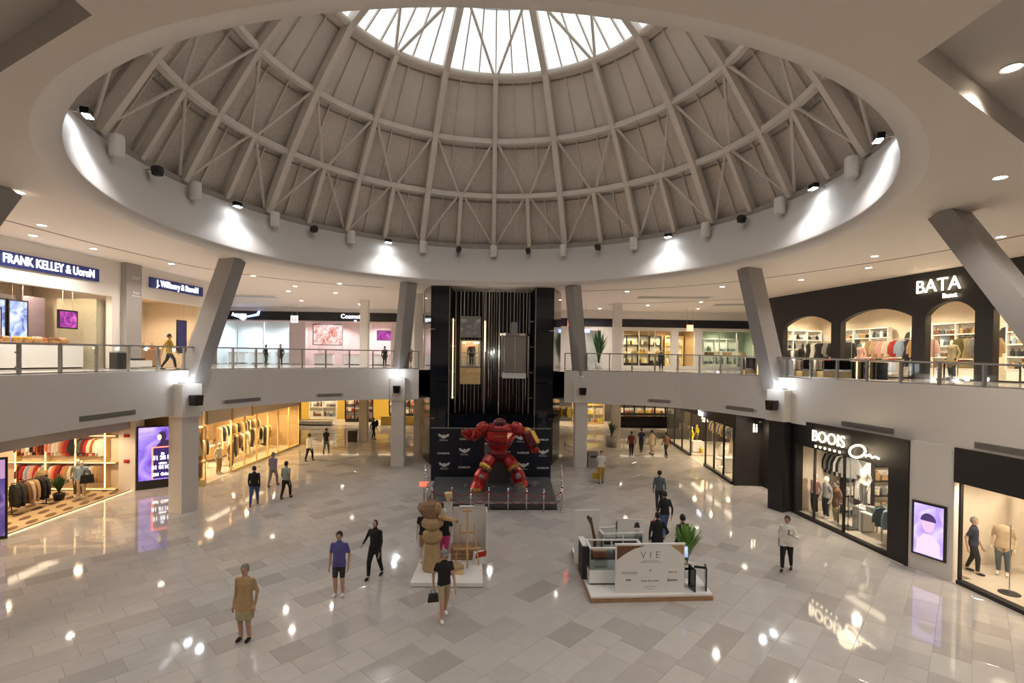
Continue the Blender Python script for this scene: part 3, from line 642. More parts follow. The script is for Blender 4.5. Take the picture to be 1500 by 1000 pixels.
def clothes_rail(fr, u0, u1, v, z0, z1, label, mat='brushed'):
    t = thing('clothes_rail', label, 'clothes rail', fr.w(u0,v,z0), fr.rz); L_ = u1-u0; h = z1-z0
    MB().tube([(0,0,h),(L_,0,h)], .02, 8).build('rail', mat, t)
    for x in (.03, L_-.03): MB().tube([(x,0,0),(x,0,h)], .02, 8).build('upright', mat, t); MB().b(x-.02,x+.02,-.25,.25,0,.03).build('foot', mat, t)
    return t
def table(fr, u, v, z0, wd, dp, h, label, top='wood_light', leg='black_matt'):
    t = thing('display_table', label, 'table', fr.w(u,v,z0), fr.rz); MB().b(-wd/2,wd/2,-dp/2,dp/2,h-.05,h).build('table_top', top, t)
    for sx in (-1,1):
        for sy in (-1,1): MB().b(sx*(wd/2-.05)-.025,sx*(wd/2-.05)+.025,sy*(dp/2-.05)-.025,sy*(dp/2-.05)+.025,0,h-.05).build('leg', leg, t)
    return t
def counter(fr, u, v, z0, wd, dp, h, label, body='white_gloss', top='wood_light'):
    t = thing('shop_counter', label, 'counter', fr.w(u,v,z0), fr.rz); MB().b(-wd/2,wd/2,-dp/2,dp/2,.08,h-.05).build('body', body, t); MB().b(-wd/2-.03,wd/2+.03,-dp/2-.03,dp/2+.03,h-.05,h).build('worktop', top, t); MB().b(-wd/2+.04,wd/2-.04,-dp/2+.05,dp/2-.05,0,.08).build('toe_kick', 'black_matt', t)
    return t
def plinth(fr, u, v, z0, wd, h, label, mat='white_gloss'):
    t = thing('display_plinth', label, 'plinth', fr.w(u,v,z0), fr.rz); MB().b(-wd/2,wd/2,-wd/2,wd/2,.03,h-.02).build('block', mat, t); MB().b(-wd/2-.015,wd/2+.015,-wd/2-.015,wd/2+.015,h-.02,h).build('cap', mat, t); MB().b(-wd/2+.03,wd/2-.03,-wd/2+.03,wd/2-.03,0,.03).build('recess_foot', 'black_matt', t)
    return t
FM = {}
def folded(fr, u, v, z, c, label, grp, wd=.34, h=.07):
    if c not in FM:
        q = MB(); P = []; n = 20
        for zz, k in ((0,.97),(.012,1.),(.058,1.),(.07,.95)):
            for j in range(n): t_ = 2*PI*j/n; cx, sx = math.cos(t_), math.sin(t_); P.append((.17*k*math.copysign(abs(cx)**.4,cx), .14*k*math.copysign(abs(sx)**.4,sx), zz))
        q.add(P, [tuple(reversed(range(n))), tuple(range(3*n,4*n))]+[(i*n+j,i*n+(j+1)%n,(i+1)*n+(j+1)%n,(i+1)*n+j) for i in range(3) for j in range(n)]); FM[c] = q.mesh('folded_garment', cloth(c))
    o = ob('folded_garment', FM[c], None, fr.w(u,v,z), fr.rz); o.scale = (wd/.34,wd/.34,h/.07); return tag(o, label, 'garment', grp)
def bag(loc, rz, c, label, grp=None, s=1.):
    t = thing('handbag', label, 'bag', loc, rz, grp); MB().slab([(-.17*s,0),(.17*s,0),(.14*s,.24*s),(-.14*s,.24*s)], -.06*s, .06*s).build('body', cloth(c), t)
    MB().tube([(-.08*s,0,.24*s),(-.06*s,0,.36*s),(.06*s,0,.36*s),(.08*s,0,.24*s)], .012*s, 6).build('handle', cloth(c), t); return t
def screen(name, label, fr, u0, u1, z0, z1, mat, v=0, depth=.12, cat='screen', base=True, hang=0):
    t = thing(name, label, cat, fr.w((u0+u1)/2, v, 0 if base else z0), fr.rz); hw = (u1-u0)/2; zo = 0 if base else z0
    MB().b(-hw-.07,hw+.07,-.02,depth,(0 if base else -.06),z1-zo+.07).build('cabinet', 'screen_frame', t)
    d = MB().b(-hw,hw,-.03,-.018,z0-zo,z1-zo).build('display', mat, t)
    if hang:
        for x in (-hw*.6, hw*.6): MB().tube([(x,.02,z1-zo),(x,.02,hang-zo)], .012, 5).build('hanger', 'steel_dark', t)
    return t, d
HAND = {}
def figure(name, label, cat, loc, face, top='black', bottom='black', shoes='black', hair='hair', skin='skin', step=0., arms=None, sleeve=.35, hem=.86, leg_hem=.12, coat=0., skirt=0., height=1.70, hairlen=0, grp=None, head=True, hood=None, lean=0., base=None, voxel=.022, cap=None, seat=0):
    """face = heading in radians, 0 looks along +Y. One continuous body mesh; hair or hat are children."""
    B = []      # (kind, p0, p1, r0, r1)
    k = height/1.72; q = MB(); V = Vector
    yl = lean
    def cap_(p0, p1, r0, r1, kind, n=10): q.tube([V(p0), V(p0).lerp(V(p1), .5), V(p1)], [r0, (r0+r1)/2*1.03, r1], n); q.blob(p0, (r0,)*3, 10); q.blob(p1, (r1,)*3, 10); B.append((kind, V(p0), V(p1), r0, r1))
    feet = {}
    for s_ in (-1,1):
        f = step*s_*.5; hip = (s_*.085, 0, .90); kn = (s_*.095, f*.55+.035+abs(f)*.08, .49+.02*abs(f)); an = (s_*.095, f-.02, .085+(.05 if f < -.1 else 0))
        lw = 1.14 if leg_hem < .3 else 1.; cap_(hip, kn, .094*lw, .066*lw, 'leg'); cap_(kn, an, .063*lw, .044*lw, 'leg'); toe = (s_*.115, f+.15, .035); q.blob((s_*.105, f+.055, .042), (.045,.13,.042), 12); B.append(('shoe', V((s_*.1,f-.05,.03)), V(toe), .045, .04))
        q.blob((s_*.1,f-.02,.06),(.042,.05,.06),10)
    rows = [(0,0,.82,.14,.10),(0,0,.92,.172,.125),(0,yl*.1,1.04,.16,.115),(0,yl*.3,1.18,.168,.12),(0,yl*.55,1.32,.178,.115),(0,yl*.65,1.39,.15,.09),(0,yl*.7,1.44,.075,.065)]
    if top == bottom == 'x': pass
    q.stack(rows, 16); B.append(('torso', V((0,0,.92)), V((0,yl*.6,1.36)), .14, .14)); B.append(('torso', V((-.15,yl*.6,1.36)), V((.15,yl*.6,1.36)), .06, .06))
    if coat: q.stack([(0,0,coat,.20,.15),(0,0,.9,.185,.135),(0,0,1.05,.165,.115),(0,yl*.5,1.3,.19,.12)], 16); B.append(('coat', V((0,0,coat+.05)), V((0,0,1.0)), .19, .17))
    if skirt: q.stack([(0,0,skirt,.205,.16),(0,0,.75,.20,.15),(0,0,.98,.145,.105)], 16); B.append(('skirt', V((0,0,skirt+.05)), V((0,0,.9)), .2, .16))
    hy = yl*.8
    if head:
        cap_((0,yl*.7,1.42), (0,hy+.01,1.52), .055, .052, 'skin'); q.blob((0,hy+.012,1.60),(.076,.095,.115),16); q.blob((0,hy+.03,1.535),(.052,.065,.05),12); q.blob((0,hy+.108,1.585),(.013,.02,.022),8)
        for s_ in (-1,1): q.blob((s_*.078,hy+.0,1.595),(.012,.022,.032),8)
        B.append(('skin', V((0,hy,1.56)), V((0,hy,1.64)), .085, .085))
    arms = arms or {}; hands = []
    for s_ in (-1,1):
        sh = V((s_*.172, yl*.6, 1.37)); hd = arms.get(s_, (s_*.245, -s_*step*.35+.03, .80)); hd = V(hd); d = hd-sh; L_ = d.length
        if L_ > .6: hd = sh+d*(.6/L_); d = hd-sh; L_ = .6
        mid = sh.lerp(hd, .5); bend = math.sqrt(max(0, .305**2-(L_/2)**2)); back = V((s_*.45, -1, -.25)); back -= d.normalized()*back.dot(d.normalized()); el = mid+back.normalized()*bend
        cap_(sh, el, .056, .043, 'arm0'); cap_(el, hd, .041, .030, 'arm1'); fd = (hd-el).normalized(); pc = hd+fd*.06
        q.blob(pc, (.032,.032,.05), 10, rot=V((0,0,1)).rotation_difference(fd).to_matrix()); B.append(('skin', V(hd), pc, .035, .04)); hands.append((pc, fd, s_))
    me = q.mesh('body_src', 'skin'); o = ob('tmp', me); md = o.modifiers.new('r', 'REMESH'); md.mode = 'VOXEL'; md.voxel_size = voxel; md.use_smooth_shade = True; sm = o.modifiers.new('s', 'SMOOTH'); sm.iterations = 3; sm.factor = .4
    dg = bpy.context.evaluated_depsgraph_get(); bm_ = bpy.data.meshes.new_from_object(o.evaluated_get(dg)); bpy.data.objects.remove(o); bpy.data.meshes.remove(me); bm_.name = 'body'
    fpar = base or skin
    mats = [MATS[fpar] if fpar in MATS else cloth(fpar), cloth(top), cloth(bottom), cloth(shoes), MATS['print_black']]
    n = len(bm_.polygons); cen = np.zeros(n*3); bm_.polygons.foreach_get('center', cen); cen = cen.reshape(-1,3); best = np.full(n, 1e9); idx = np.zeros(n, int); tt = np.zeros(n)
    for i, (kd, p0, p1, r0, r1) in enumerate(B):
        a, b = np.array(p0), np.array(p1); ab = b-a; t = np.clip(((cen-a)@ab)/max(1e-9, ab@ab), 0, 1); ds = np.linalg.norm(cen-(a+t[:,None]*ab), axis=1)-(r0+(r1-r0)*t); w_ = ds < best; best[w_] = ds[w_]; idx[w_] = i; tt[w_] = t[w_]
    mi = np.zeros(n, int); z = cen[:,2]
    for i in range(n):
        kd = B[idx[i]][0]
        if kd == 'torso': mi[i] = 1 if z[i] > hem else 2
        elif kd == 'coat': mi[i] = 1
        elif kd == 'skirt': mi[i] = 2 if z[i] < hem else 1
        elif kd == 'leg': mi[i] = 1 if z[i] > hem else 2 if z[i] > leg_hem else 0
        elif kd == 'shoe': mi[i] = 3
        elif kd == 'arm0': mi[i] = 1 if tt[i]*.5 < sleeve else 0
        elif kd == 'arm1': mi[i] = 1 if .5+tt[i]*.5 < sleeve else 0
        if hood and kd == 'skin' and z[i] > 1.4 and cen[i,1] < hy+.06: mi[i] = 1
    for m_ in mats: bm_.materials.append(m_)
    bm_.materials.clear()
    for m_ in mats: bm_.materials.append(m_)
    bm_.polygons.foreach_set('material_index', mi)
    # fingers, eyes and mouth grow out of the same mesh
    ex = MB(); ex.v = [tuple(v.co) for v in bm_.vertices]; ex.f = [tuple(p.vertices) for p in bm_.polygons]; ex.m = list(mi); bpy.data.meshes.remove(bm_)
    for pc, fd, s_ in hands:
        ax = fd.cross(V((s_*1.,0,0))); ax = ax.normalized() if ax.length > .1 else V((0,1,0)); cu = V((-s_,0,0)); cu -= fd*cu.dot(fd); cu.normalize()
        for j, ln in enumerate((.062,.072,.066,.05)):
            r0 = pc+ax*(-.024+j*.016)+fd*.035; ex.tube([r0, r0+fd*ln*.55+cu*.006, r0+fd*ln*.9+cu*.026], [.0085,.008,.006], 5, 0)
        r0 = pc-ax*.026-fd*.01; ex.tube([r0, r0+fd*.03-ax*.02, r0+fd*.055-ax*.022+cu*.012], [.0095,.009,.007], 5, 0)
    if head and not base:
        for s_ in (-1,1): ex.blob((s_*.03,hy+.098,1.612),(.012,.008,.007),6,4)
        ex.blob((0,hy+.094,1.545),(.022,.008,.005),6,4)
    t = thing(name, label, cat, loc, -face, grp); t.scale = (k,k,k)
    ex.build('body', mats, t, True)
    for pc, fd, s_ in hands: HAND[label, s_] = Matrix.Rotation(-face, 3, 'Z')@((pc+fd*.05)*k)+V(loc)
    if head and hair:
        h = MB(); P = []; F = []; nn = 16; rr_ = 8; bottomz = 1.56-hairlen
        for i in range(rr_+1):
            u = i/rr_
            for j in range(nn):
                a = 2*PI*j/nn; front = max(0, math.sin(a)); lim = (1.0-.52*front)
                th = u*lim*PI*.66; x = .088*math.sin(th)*math.cos(a); y = .107*math.sin(th)*math.sin(a); zz = 1.606+.128*math.cos(th)
                if hairlen and u > .75 and math.sin(a) < .35: zz -= hairlen*(u-.75)/.25; 
                P.append((x, hy+.004+y, zz))
        for i in range(rr_):
            for j in range(nn): F.append((i*nn+j,(i+1)*nn+j,(i+1)*nn+(j+1)%nn,i*nn+(j+1)%nn))
        h.add(P,F); h.build('hair', MATS[hair] if hair in MATS else cloth(hair), t, True)
    if cap:
        c = MB(); c.stack([(0,hy,1.615,.098,.118),(0,hy,1.67,.095,.112),(0,hy,1.72,.06,.075),(0,hy,1.735,.01,.015)],16); c.stack([(0,hy+.13,1.625,.075,.07),(0,hy+.13,1.637,.07,.065)],14); c.build('cap', cloth(cap), t, True)
    return t
# --------------------------------------------------------- lower left clothing shop
LL = Frame((-17.0,8.0), (-17.0,24.3))
shell('wall_shop_clothing', LL, 0, 16.5, 8.5, 0, 3.25, 'shop_wall', 'carpet', 11, (1,.70,.40), ceil='shop_wall_dark')
wall_open('wall_header_clothing', LL, 2.95, ZS, 0, 16.6, [], 'column_grey', .25)
e = LL.empty('trim_clothing_sill'); MB().b(0,16.4,-.06,.06,0,.035).build('threshold', 'black_matt', e); MB().b(0,16.4,-.085,-.06,.012,.03).build('led_strip', 'strip_warm', e)
sp = MB().stack([(0,0,.021,.30,.13),(0,0,.026,.30,.13)], 16).mesh('carpet_spot', 'carpet_spot'); e = LL.empty('floor_carpet')
for i in range(14):
    for j in range(8): ob('carpet_spot', sp, e, (5.2+i*.82+(j%2)*.41, .45+j*.62, 0), .25)
SH = Frame((-24.2,24.25), (-17.6,24.25))     # shelf wall seen face on
t = thing('clothes_shelving', 'gold lit shelf wall full of hanging clothes in the carpeted shop', 'shelving', SH.w(0,0,0), SH.rz)
MB().b(0,6.6,.42,.5,0,3.1).build('back_panel', 'shop_wall_dark', t)
for u in (0.,2.05,3.4,4.75,6.1): MB().b(u-.05,u+.05,-.02,.42,.1,3.0).build('upright', 'gold_trim', t); MB().b(u-.02,u+.02,-.035,-.02,.15,2.95).build('light_strip', 'strip_warm', t)
for z in (.12,1.36,2.62): MB().b(0,6.6,-.02,.42,z-.05,z).build('shelf', 'gold_trim', t); MB().b(0.05,6.55,-.03,-.02,z-.045,z-.02).build('light_strip', 'strip_warm', t)
for z in (1.27,2.5): MB().tube([(0,.2,z),(6.6,.2,z)], .015, 6).build('hanging_rail', 'gold_metal', t)
ca_ = ['coral','pink','white','cream','coral','red','charcoal']; cb_ = ['charcoal','slate','maroon','red','cream','rust','cream','white']; cc_ = ['maroon','brown','pink','white','black','rust']
for u0, u1, z, cs, n, wh in ((3.5,4.7,2.45,ca_,7,'on the upper rail of the shelf wall, red and white bay'),(4.85,6.0,2.45,cb_,8,'on the upper rail of the shelf wall beside the white pier'),(2.15,3.35,2.45,cc_,7,'on the upper rail of the shelf wall, dark bay'),
    (3.5,4.7,1.2,['slate','cream','coral','red','maroon','coral','tan','cream'],8,'on the lower rail of the shelf wall, red and white bay'),(4.85,6.0,1.2,['white','slate','sage','cream','beige','tan'],6,'on the lower rail of the shelf wall beside the white pier'),(2.15,3.35,1.2,['maroon','red','paleblue','pink','red','cream'],6,'on the lower rail of the shelf wall, dark bay')):
    garment_row(SH, u0, u1, .2, z, n, cs, wh, 'clothes on the gold shelf wall', 'jacket', .75, 1.12, seed=int(u0*7+z))
for k, (u, v, cs) in enumerate(((13.3,1.9,['black','charcoal','brown','beige','tan']),(12.0,2.6,['black','charcoal','maroon','black']))):
    nm = 'low rail of dark coats on the spotted carpet'+(' beside the purple banner' if k else ' near the shelf wall')
    clothes_rail(LL, u-.8, u+.8, v, .02, 1.25, nm, 'black_matt'); garment_row(LL, u-.75, u+.75, v, 1.2, 7, cs, 'on the low rail of dark coats'+(' beside the banner' if k else ''), 'coats on the low rails', 'jacket', 1.2, 1.25, seed=3+k)
# pier with alarm points, then the violet screen
PR = Frame((-17.0,24.3), (-16.95,25.0)); struct(MB().b(-.38,.38,-.12,.5,0,ZS).build('wall_pier_clothing', 'paint', None, loc=(-17.15,24.42,0)))
for z, nm in ((1.35,'red alarm call point on the white pier'),(2.55,'red alarm bell on the white pier')):
    t = thing('fire_alarm', nm, 'alarm', (-17.15,24.29,z)); MB().blob((0,-.02,.06),(.13,.07,.07),12).build('housing', 'sign_red' if 0 else M('alarm_red',(.5,.02,.02),.35), t, True); MB().b(-.13,.13,-.01,.01,-.03,.13).build('back_plate', M('alarm_red'), t)
VS = Frame((-16.72,24.35), (-15.55,25.2))
t, d = screen('advert_screen', 'tall violet advertising screen with white lettering by the white pier', VS, .05, VS.L-.05, .42, 2.95, 'screen_violet', 0, .18)
hw = VS.L/2
MB().slab([(-.1,.47),(hw-.07,.47),(hw-.07,1.95),(-.1,1.95)], -.036, -.03).build('dark_panel', M('scr_navy',(.02,.012,.08),.3,emit=.18,ecol=(.12,.06,.4)), t)
MB().slab([(-.16,.47),(-.1,.47),(-.1,2.0),(-.16,2.0)], -.037, -.03).b(-.16,hw-.07,-.037,-.03,1.95,2.0).build('red_line', 'sign_red', t)
q = MB(); q.slab([(.25+.17*math.cos(a*PI/8),2.5+.24*math.sin(a*PI/8)) for a in range(16)], -.036, -.03); q.slab([(.0,2.0),(.62,2.02),(.62,2.3),(.34,2.32),(.2,2.28)], -.036, -.03, 0); q.build('figure_dark', M('scr_dark',(.03,.02,.06),.3,emit=.2,ecol=(.12,.06,.2)), t)
MB().slab([(.14+.09*math.cos(a*PI/8),2.46+.15*math.sin(a*PI/8)) for a in range(16)], -.039, -.036).build('figure_face', M('scr_face',(.6,.42,.36),.4,emit=.7,ecol=(.9,.62,.5)), t)
for s_, sz, z in (('Up',.13,1.66),('51 28 E0',.26,1.46),('mixture',.11,1.2),('81 0110 1',.25,1.0),('EMI  Cubane',.18,.66)): words(s_, sz, 'sign_white', t, (.28,-.045,z), ext=.003, bold=.01, sx=.86)
BN = Frame((-17.6,17.2), (-16.75,17.95))
t, d = screen('banner_stand', 'purple and dark banner display standing at the carpeted shop edge', BN, .0, BN.L, .12, 2.75, 'screen_banner', 0, .1)
MB().b(-BN.L/2,BN.L/2,-.036,-.03,2.1,2.75).build('pale_band', M('scr_mauve',(.4,.25,.45),.4,emit=.5,ecol=(.5,.3,.55)), t); MB().b(-.1,.3,-.036,-.03,.2,.32).build('logo', 'sign_white', t)
# --------------------------------------------------------- gold glass shop
GG = Frame((-14.35,25.8), (-13.95,37.2))
shell('wall_shop_gold', GG, 0, 11.2, 6.2, 0, 3.3, M('shop_wall_brown',(.42,.29,.16),.55,var=.1), 'shop_floor', 22, (1,.74,.42), v0=.15)
e = wall_open('wall_header_gold', GG, 2.95, ZS, -.1, 11.3, [], 'shop_wall', .12)
e = GG.empty('trim_gold_columns')
for u in (.05,2.35,4.5): MB().b(u-.06,u+.06,-.04,.12,2.9,ZS).build('gold_post', 'gold_metal', e)
panes('glass_shopfront', 'frameless gold tinted glass front of the warm clothes shop', GG, [2.4,3.8,5.2,6.6,8.0,9.6,11.2], .14, 2.95, 'gold_trim', 'glass_gold', .06, kick='gold_trim', wd=.035)
t = thing('glass_showcase', 'tall glass showcase with lit shelf beside the white pillar', 'showcase', (-14.88,25.25,0), .45)
MB().b(-.75,.75,-.4,.4,0,.3).build('base', 'gold_trim', t); MB().b(-.72,.72,-.36,.36,1.15,1.2).build('shelf', 'gold_trim', t)
for a, b in (((-.75,-.4),(.75,-.4)),((.75,-.4),(.75,.4)),((-.75,.4),(-.75,-.4))): MB().add([(a[0],a[1],.3),(b[0],b[1],.3),(b[0],b[1],2.9),(a[0],a[1],2.9)],[(0,1,2,3)]).build('glass_pane', 'glass_gold', t)
for x in (-.74,.74): MB().b(x-.02,x+.02,-.41,-.37,.3,2.95).build('corner_post', 'gold_metal', t)
MB().b(-.6,.6,-.2,.2,2.86,2.9).build('light_strip', 'strip_warm', t)
bag((-14.85,25.2,.3), .3, 'cream', 'cream handbag in the base of the tall glass showcase'); 
for i, c in enumerate(('cream','beige','white')): garment('dress', c, (-15.1+i*.25,25.15+i*.1,2.7), .9, 'in the tall glass showcase', 'dresses in the showcase', 1.15)
for k, (u0, u1, v, cs) in enumerate(((1.0,3.4,1.9,['cream','white','beige','tan','brown','khaki','cream','black','cream']),(4.0,6.6,1.2,['cream','tan','charcoal','beige','brown','white','charcoal','cream']),(7.0,9.8,1.4,['charcoal','beige','cream','tan','black','white']),(.6,5.4,4.6,['olive','brown','charcoal','tan','rust','cream','black','beige']))):
    wh = ('near the gold shop entrance','behind the gold shop glass','at the far end of the gold shop','at the back of the gold shop')[k]
    clothes_rail(GG, u0, u1, v, .02, 1.75, 'gold clothes rail '+wh, 'gold_metal'); garment_row(GG, u0+.1, u1-.1, v, 1.7, int((u1-u0)*3.6), cs, 'on the rail '+wh, 'clothes in the gold shop', ['jacket','dress','jacket','trousers'], .9, 1.15, seed=10+k)
for k in range(4): garment_row(GG, 1.0+k*2.3, 2.6+k*2.3, 6.0, 2.75, 5, [['red','white','beige'],['brown','tan','cream'],['charcoal','slate','maroon'],['white','cream','olive']][k], 'high on the back wall of the gold shop', 'clothes high on the gold shop wall', 'jacket', .3, 1.1, seed=20+k)
for k, (u0, u1, v) in enumerate(((5.0,7.6,2.4),(7.8,10.6,2.6),(2.6,4.6,3.4))):
    wh = ('in the middle of the gold shop','deep in the gold shop far end','deep inside the gold shop')[k]; clothes_rail(GG, u0, u1, v, .02, 2.1, 'tall gold clothes rail '+wh, 'gold_metal'); garment_row(GG, u0+.1, u1-.1, v, 2.05, int((u1-u0)*4), ['tan','cream','charcoal','beige','black','white','brown'], 'on the tall rail '+wh, 'clothes on tall rails in the gold shop', ['jacket','dress'], .9, 1.2, seed=110+k)
counter(GG, 6.2, 3.2, .02, 2.2, .8, .9, 'cream counter with handbags inside the gold shop', 'gold_trim', 'white_gloss')
for i, c in enumerate(('cream','tan','black','white')): bag(GG.w(5.4+i*.5,3.2,.92), GG.rz+1.5, c, c+' handbag on the cream counter of the gold shop')
# --------------------------------------------------------- far ground row behind the lift tower
BG = Frame((-25.,48.4), (-5.5,48.4)); shell('wall_shop_yellow', BG, 0, 19.4, 4.5, 0, 3.2, 'shop_wall_gold', 'shop_floor', 16, (1,.78,.5))
wall_open('wall_header_yellow', BG, 2.9, ZS, 0, 19.5, [], 'black_matt', .2)
DK = Frame((4.,48.4), (26.,48.4)); shell('wall_shop_dark', DK, 0, 22, 4.5, 0, 3.2, 'shop_wall_dark', 'shop_floor', 16, (1,.78,.5)); wall_open('wall_header_dark', DK, 2.9, ZS, 0, 22, [], 'black_matt', .2)
struct(MB().b(-5.5,4.0,48.4,48.6,0,ZS).build('wall_far_link', 'paint'))
def goods_wall(fr, u, v, wd, h, z0, label, nx, ny, frame, seed, cols, zg=0.):
    t = thing('display_shelf', label, 'shelving', fr.w(u,v,0), fr.rz); MB().b(.02,wd-.02,.02,.34,zg+.012,max(zg+.03,z0-.03)).build('base_cabinet', frame, t); MB().b(0,wd,.3,.36,z0,z0+h).build('back_panel', 'white_matt', t); r_ = random.Random(seed)
    for i in range(nx+1): MB().b(i*wd/nx-.03,i*wd/nx+.03,0,.3,z0,z0+h).build('upright', frame, t)
    for j in range(ny+1): MB().b(0,wd,0,.3,z0+j*h/ny-.03,z0+j*h/ny+.03).build('shelf', frame, t)
    for i in range(nx):
        for j in range(ny):
            x = i*wd/nx+.1
            while x < (i+1)*wd/nx-.25:
                bw = r_.uniform(.14,.3); hh = r_.uniform(.45,.8)*h/ny*.85; c = r_.choice(cols)
                if r_.random() < .5: bag(fr.w(u+x+bw/2, v+.14, z0+j*h/ny+.032), fr.rz, c, c+' bag on the '+re.sub(r' with .*?(?= in | behind | beside | on )', '', label), 'goods on '+re.sub(r' with .*?(?= in | behind | beside | on )', '', label), min(1., hh/.36))
                else:
                    o = MB().stack([(0,0,0,bw*.42,.1),(0,0,hh*.7,bw*.42,.1),(0,0,hh*.85,bw*.2,.05),(0,0,hh,bw*.2,.05)],10).build('jar', cloth(c), None, loc=fr.w(u+x+bw/2,v+.14,z0+j*h/ny+.032)); tag(o, c+' jar on the '+re.sub(r' with .*?(?= in | behind | beside | on )', '', label), 'jar', 'goods on '+re.sub(r' with .*?(?= in | behind | beside | on )', '', label))
                x += bw+.06
    return t
goods_wall(BG, 7.0, 1.9, 2.6, 1.9, .55, 'white lit shelf with goods in the far yellow shop', 2, 2, 'white_gloss', 1, ['white','cream','slate','brown','grey'])
goods_wall(BG, 10.4, 2.2, 2.7, 2.2, .3, 'dark shelf with mixed goods in the far yellow shop', 3, 3, 'black_matt', 2, ['rust','tan','red','cream','brown','maroon'])
goods_wall(BG, 14.8, 1.9, 3.0, 1.6, .9, 'broad red shelf with goods beside the yellow screen wall', 3, 2, 'black_matt', 3, ['red','rust','cream','maroon','white'])
counter(BG, 8.2, -.25, .0, 3.6, .5, .42, 'low white bench in front of the far yellow shop', 'white_gloss', 'white_gloss')
e = BG.empty('wall_yellow_panels'); MB().b(5.9,9.9,.05,.3,0,.5).b(5.9,6.9,.05,.3,.5,2.9).b(18.0,19.2,.05,.3,0,2.9).b(14.4,18.0,.05,.3,0,.85).build('yellow_panel', 'shop_wall_gold', e)
t = thing('red_canopy', 'dark red slanted sign panel at the far yellow shop edge', 'panel', BG.w(6.2,-.1,2.1), BG.rz); MB().slab([(-.9,.9),(.6,.9),(.6,.0)], -.1, .1).build('panel', cloth('maroon'), t); MB().slab([(-.8,.8),(.5,.8),(.5,.1)], -.12, -.1).build('face', cloth('red'), t)
goods_wall(DK, 8.4, 2.0, 6.4, 1.6, 1.15, 'long black shelf with warm lit goods in the far dark shop', 6, 2, 'black_matt', 4, ['gold','mustard','rust','cream','brown','tan'])
counter(DK, 11.6, .1, 0, 6.6, .6, 1.1, 'long black counter in front of the far dark shop', 'black_matt', 'black_shiny')
goods_wall(DK, 4.2, 2.0, 3.2, 2.6, .2, 'tall shelf with yellow goods in the far dark shop', 3, 3, 'gold_trim', 6, ['gold','mustard','rust','cream','slate','yellow'])
clothes_rail(DK, 1.4, 3.9, .4, 0, 1.9, 'rail of yellow and grey clothes seen beside the lift tower', 'brushed'); garment_row(DK, 1.5, 3.8, .4, 1.85, 8, ['mustard','slate','gold','grey','brown'], 'on the rail beside the lift tower', 'clothes beside the lift tower', 'jacket', .5, 1.3, seed=31)
# --------------------------------------------------------- right corner shop with yellow outfits
YS = Frame((14.3,40.3), (12.7,25.7))
shell('wall_shop_corner', YS, 0, 14.6, 5.0, 0, 3.3, 'shop_wall_brown', 'shop_floor', 15, (1,.78,.5), v0=.15, side='black_matt')
wall_open('wall_header_corner', YS, 2.95, ZS, -.2, 14.7, [], 'black_matt', .12)
panes('glass_shopfront', 'black framed glass front with neon yellow outfits behind', YS, [0,2.2,4.4,6.6], .16, 2.95, 'black_matt', 'glass', .05, kick='black_matt')
panes('glass_shopfront', 'black framed glass front with a white round chair behind', YS, [9.8,11.4,13.0,14.5], .16, 2.95, 'black_matt', 'glass', .05, kick='black_matt')
e = YS.empty('floor_corner_window'); MB().b(0,6.6,.1,1.6,.02,.14).b(9.8,14.5,.1,1.5,.02,.14).build('window_floor', 'shop_floor', e)
plinth(YS, 5.6, .75, .14, .7, .75, 'white display plinth beside the neon yellow outfits'); plinth(YS, 12.1, .7, .14, .6, .85, 'white display plinth before the corner shop chair')
bag(YS.w(6.1,.9,.14), YS.rz, 'gold', 'golden yellow bag on the corner shop window floor', s=1.3)
t = thing('egg_chair', 'white high backed rounded chair in corner shop window', 'chair', YS.w(10.5,.8,.14), YS.rz)
q = MB(); P = []; F = []; n = 14
for i in range(9):
    for j in range(n):
        a = -1.9+3.8*j/(n-1); h = i/8; r_ = .38*(1-.25*abs(h-.55)); P.append((r_*math.sin(a), -r_*math.cos(a)*-.9+(.1*h), .45+.95*h-(.18*(j-6.5)**2/42 if i > 6 else 0)))
for i in range(8):
    for j in range(n-1): F.append((i*n+j,i*n+j+1,(i+1)*n+j+1,(i+1)*n+j))
q.add(P,F).build('shell', 'white_gloss', t, True); MB().stack([(0,0,.4,.3,.3),(0,0,.5,.36,.34),(0,0,.56,.3,.3)],14).build('seat', 'white_gloss', t, True); MB().lathe([(.24,0),(.22,.03),(.05,.06),(.04,.42)],14).build('pedestal', 'chrome', t)
clothes_rail(YS, 11.2, 14.2, 2.2, .02, 1.8, 'rail of rust and dark clothes inside the corner shop'); garment_row(YS, 11.3, 14.1, 2.2, 1.75, 10, ['rust','charcoal','brown','red','black','tan','cream'], 'on the rail inside the corner shop', 'clothes in the corner shop', ['jacket','dress'], .8, 1.2, seed=41)
clothes_rail(YS, 1.2, 5.4, 3.2, .02, 1.9, 'rail of dark clothes behind the neon yellow outfits'); garment_row(YS, 1.3, 5.3, 3.2, 1.85, 12, ['grey','charcoal','tan','olive','black'], 'on the rail behind the neon yellow outfits', 'dark clothes in the corner shop', 'jacket', .8, 1.2, seed=42)
for u, v, nm in ((4.6,1.6,'over the yellow outfits'),(13.2,2.0,'over the rust clothes')):
    t = thing('pendant_lamp', 'golden tiered pendant lamp '+nm, 'lamp', YS.w(u,v,2.1), YS.rz); MB().lathe([(.0,.0),(.22,.05),(.12,.2),(.28,.26),(.14,.42),(.3,.5),(.1,.7)],14).build('shade', 'strip_warm', t, True); MB().tube([(0,0,.7),(0,0,1.2)],.01,5).build('cord', 'black_matt', t)
sign_board('small white glowing script sign over corner shop glass', YS, 8.0, 10.2, 2.98, 3.4, None, [('Saint',.5,0,.2)], 0, 'sign_white', -.05)
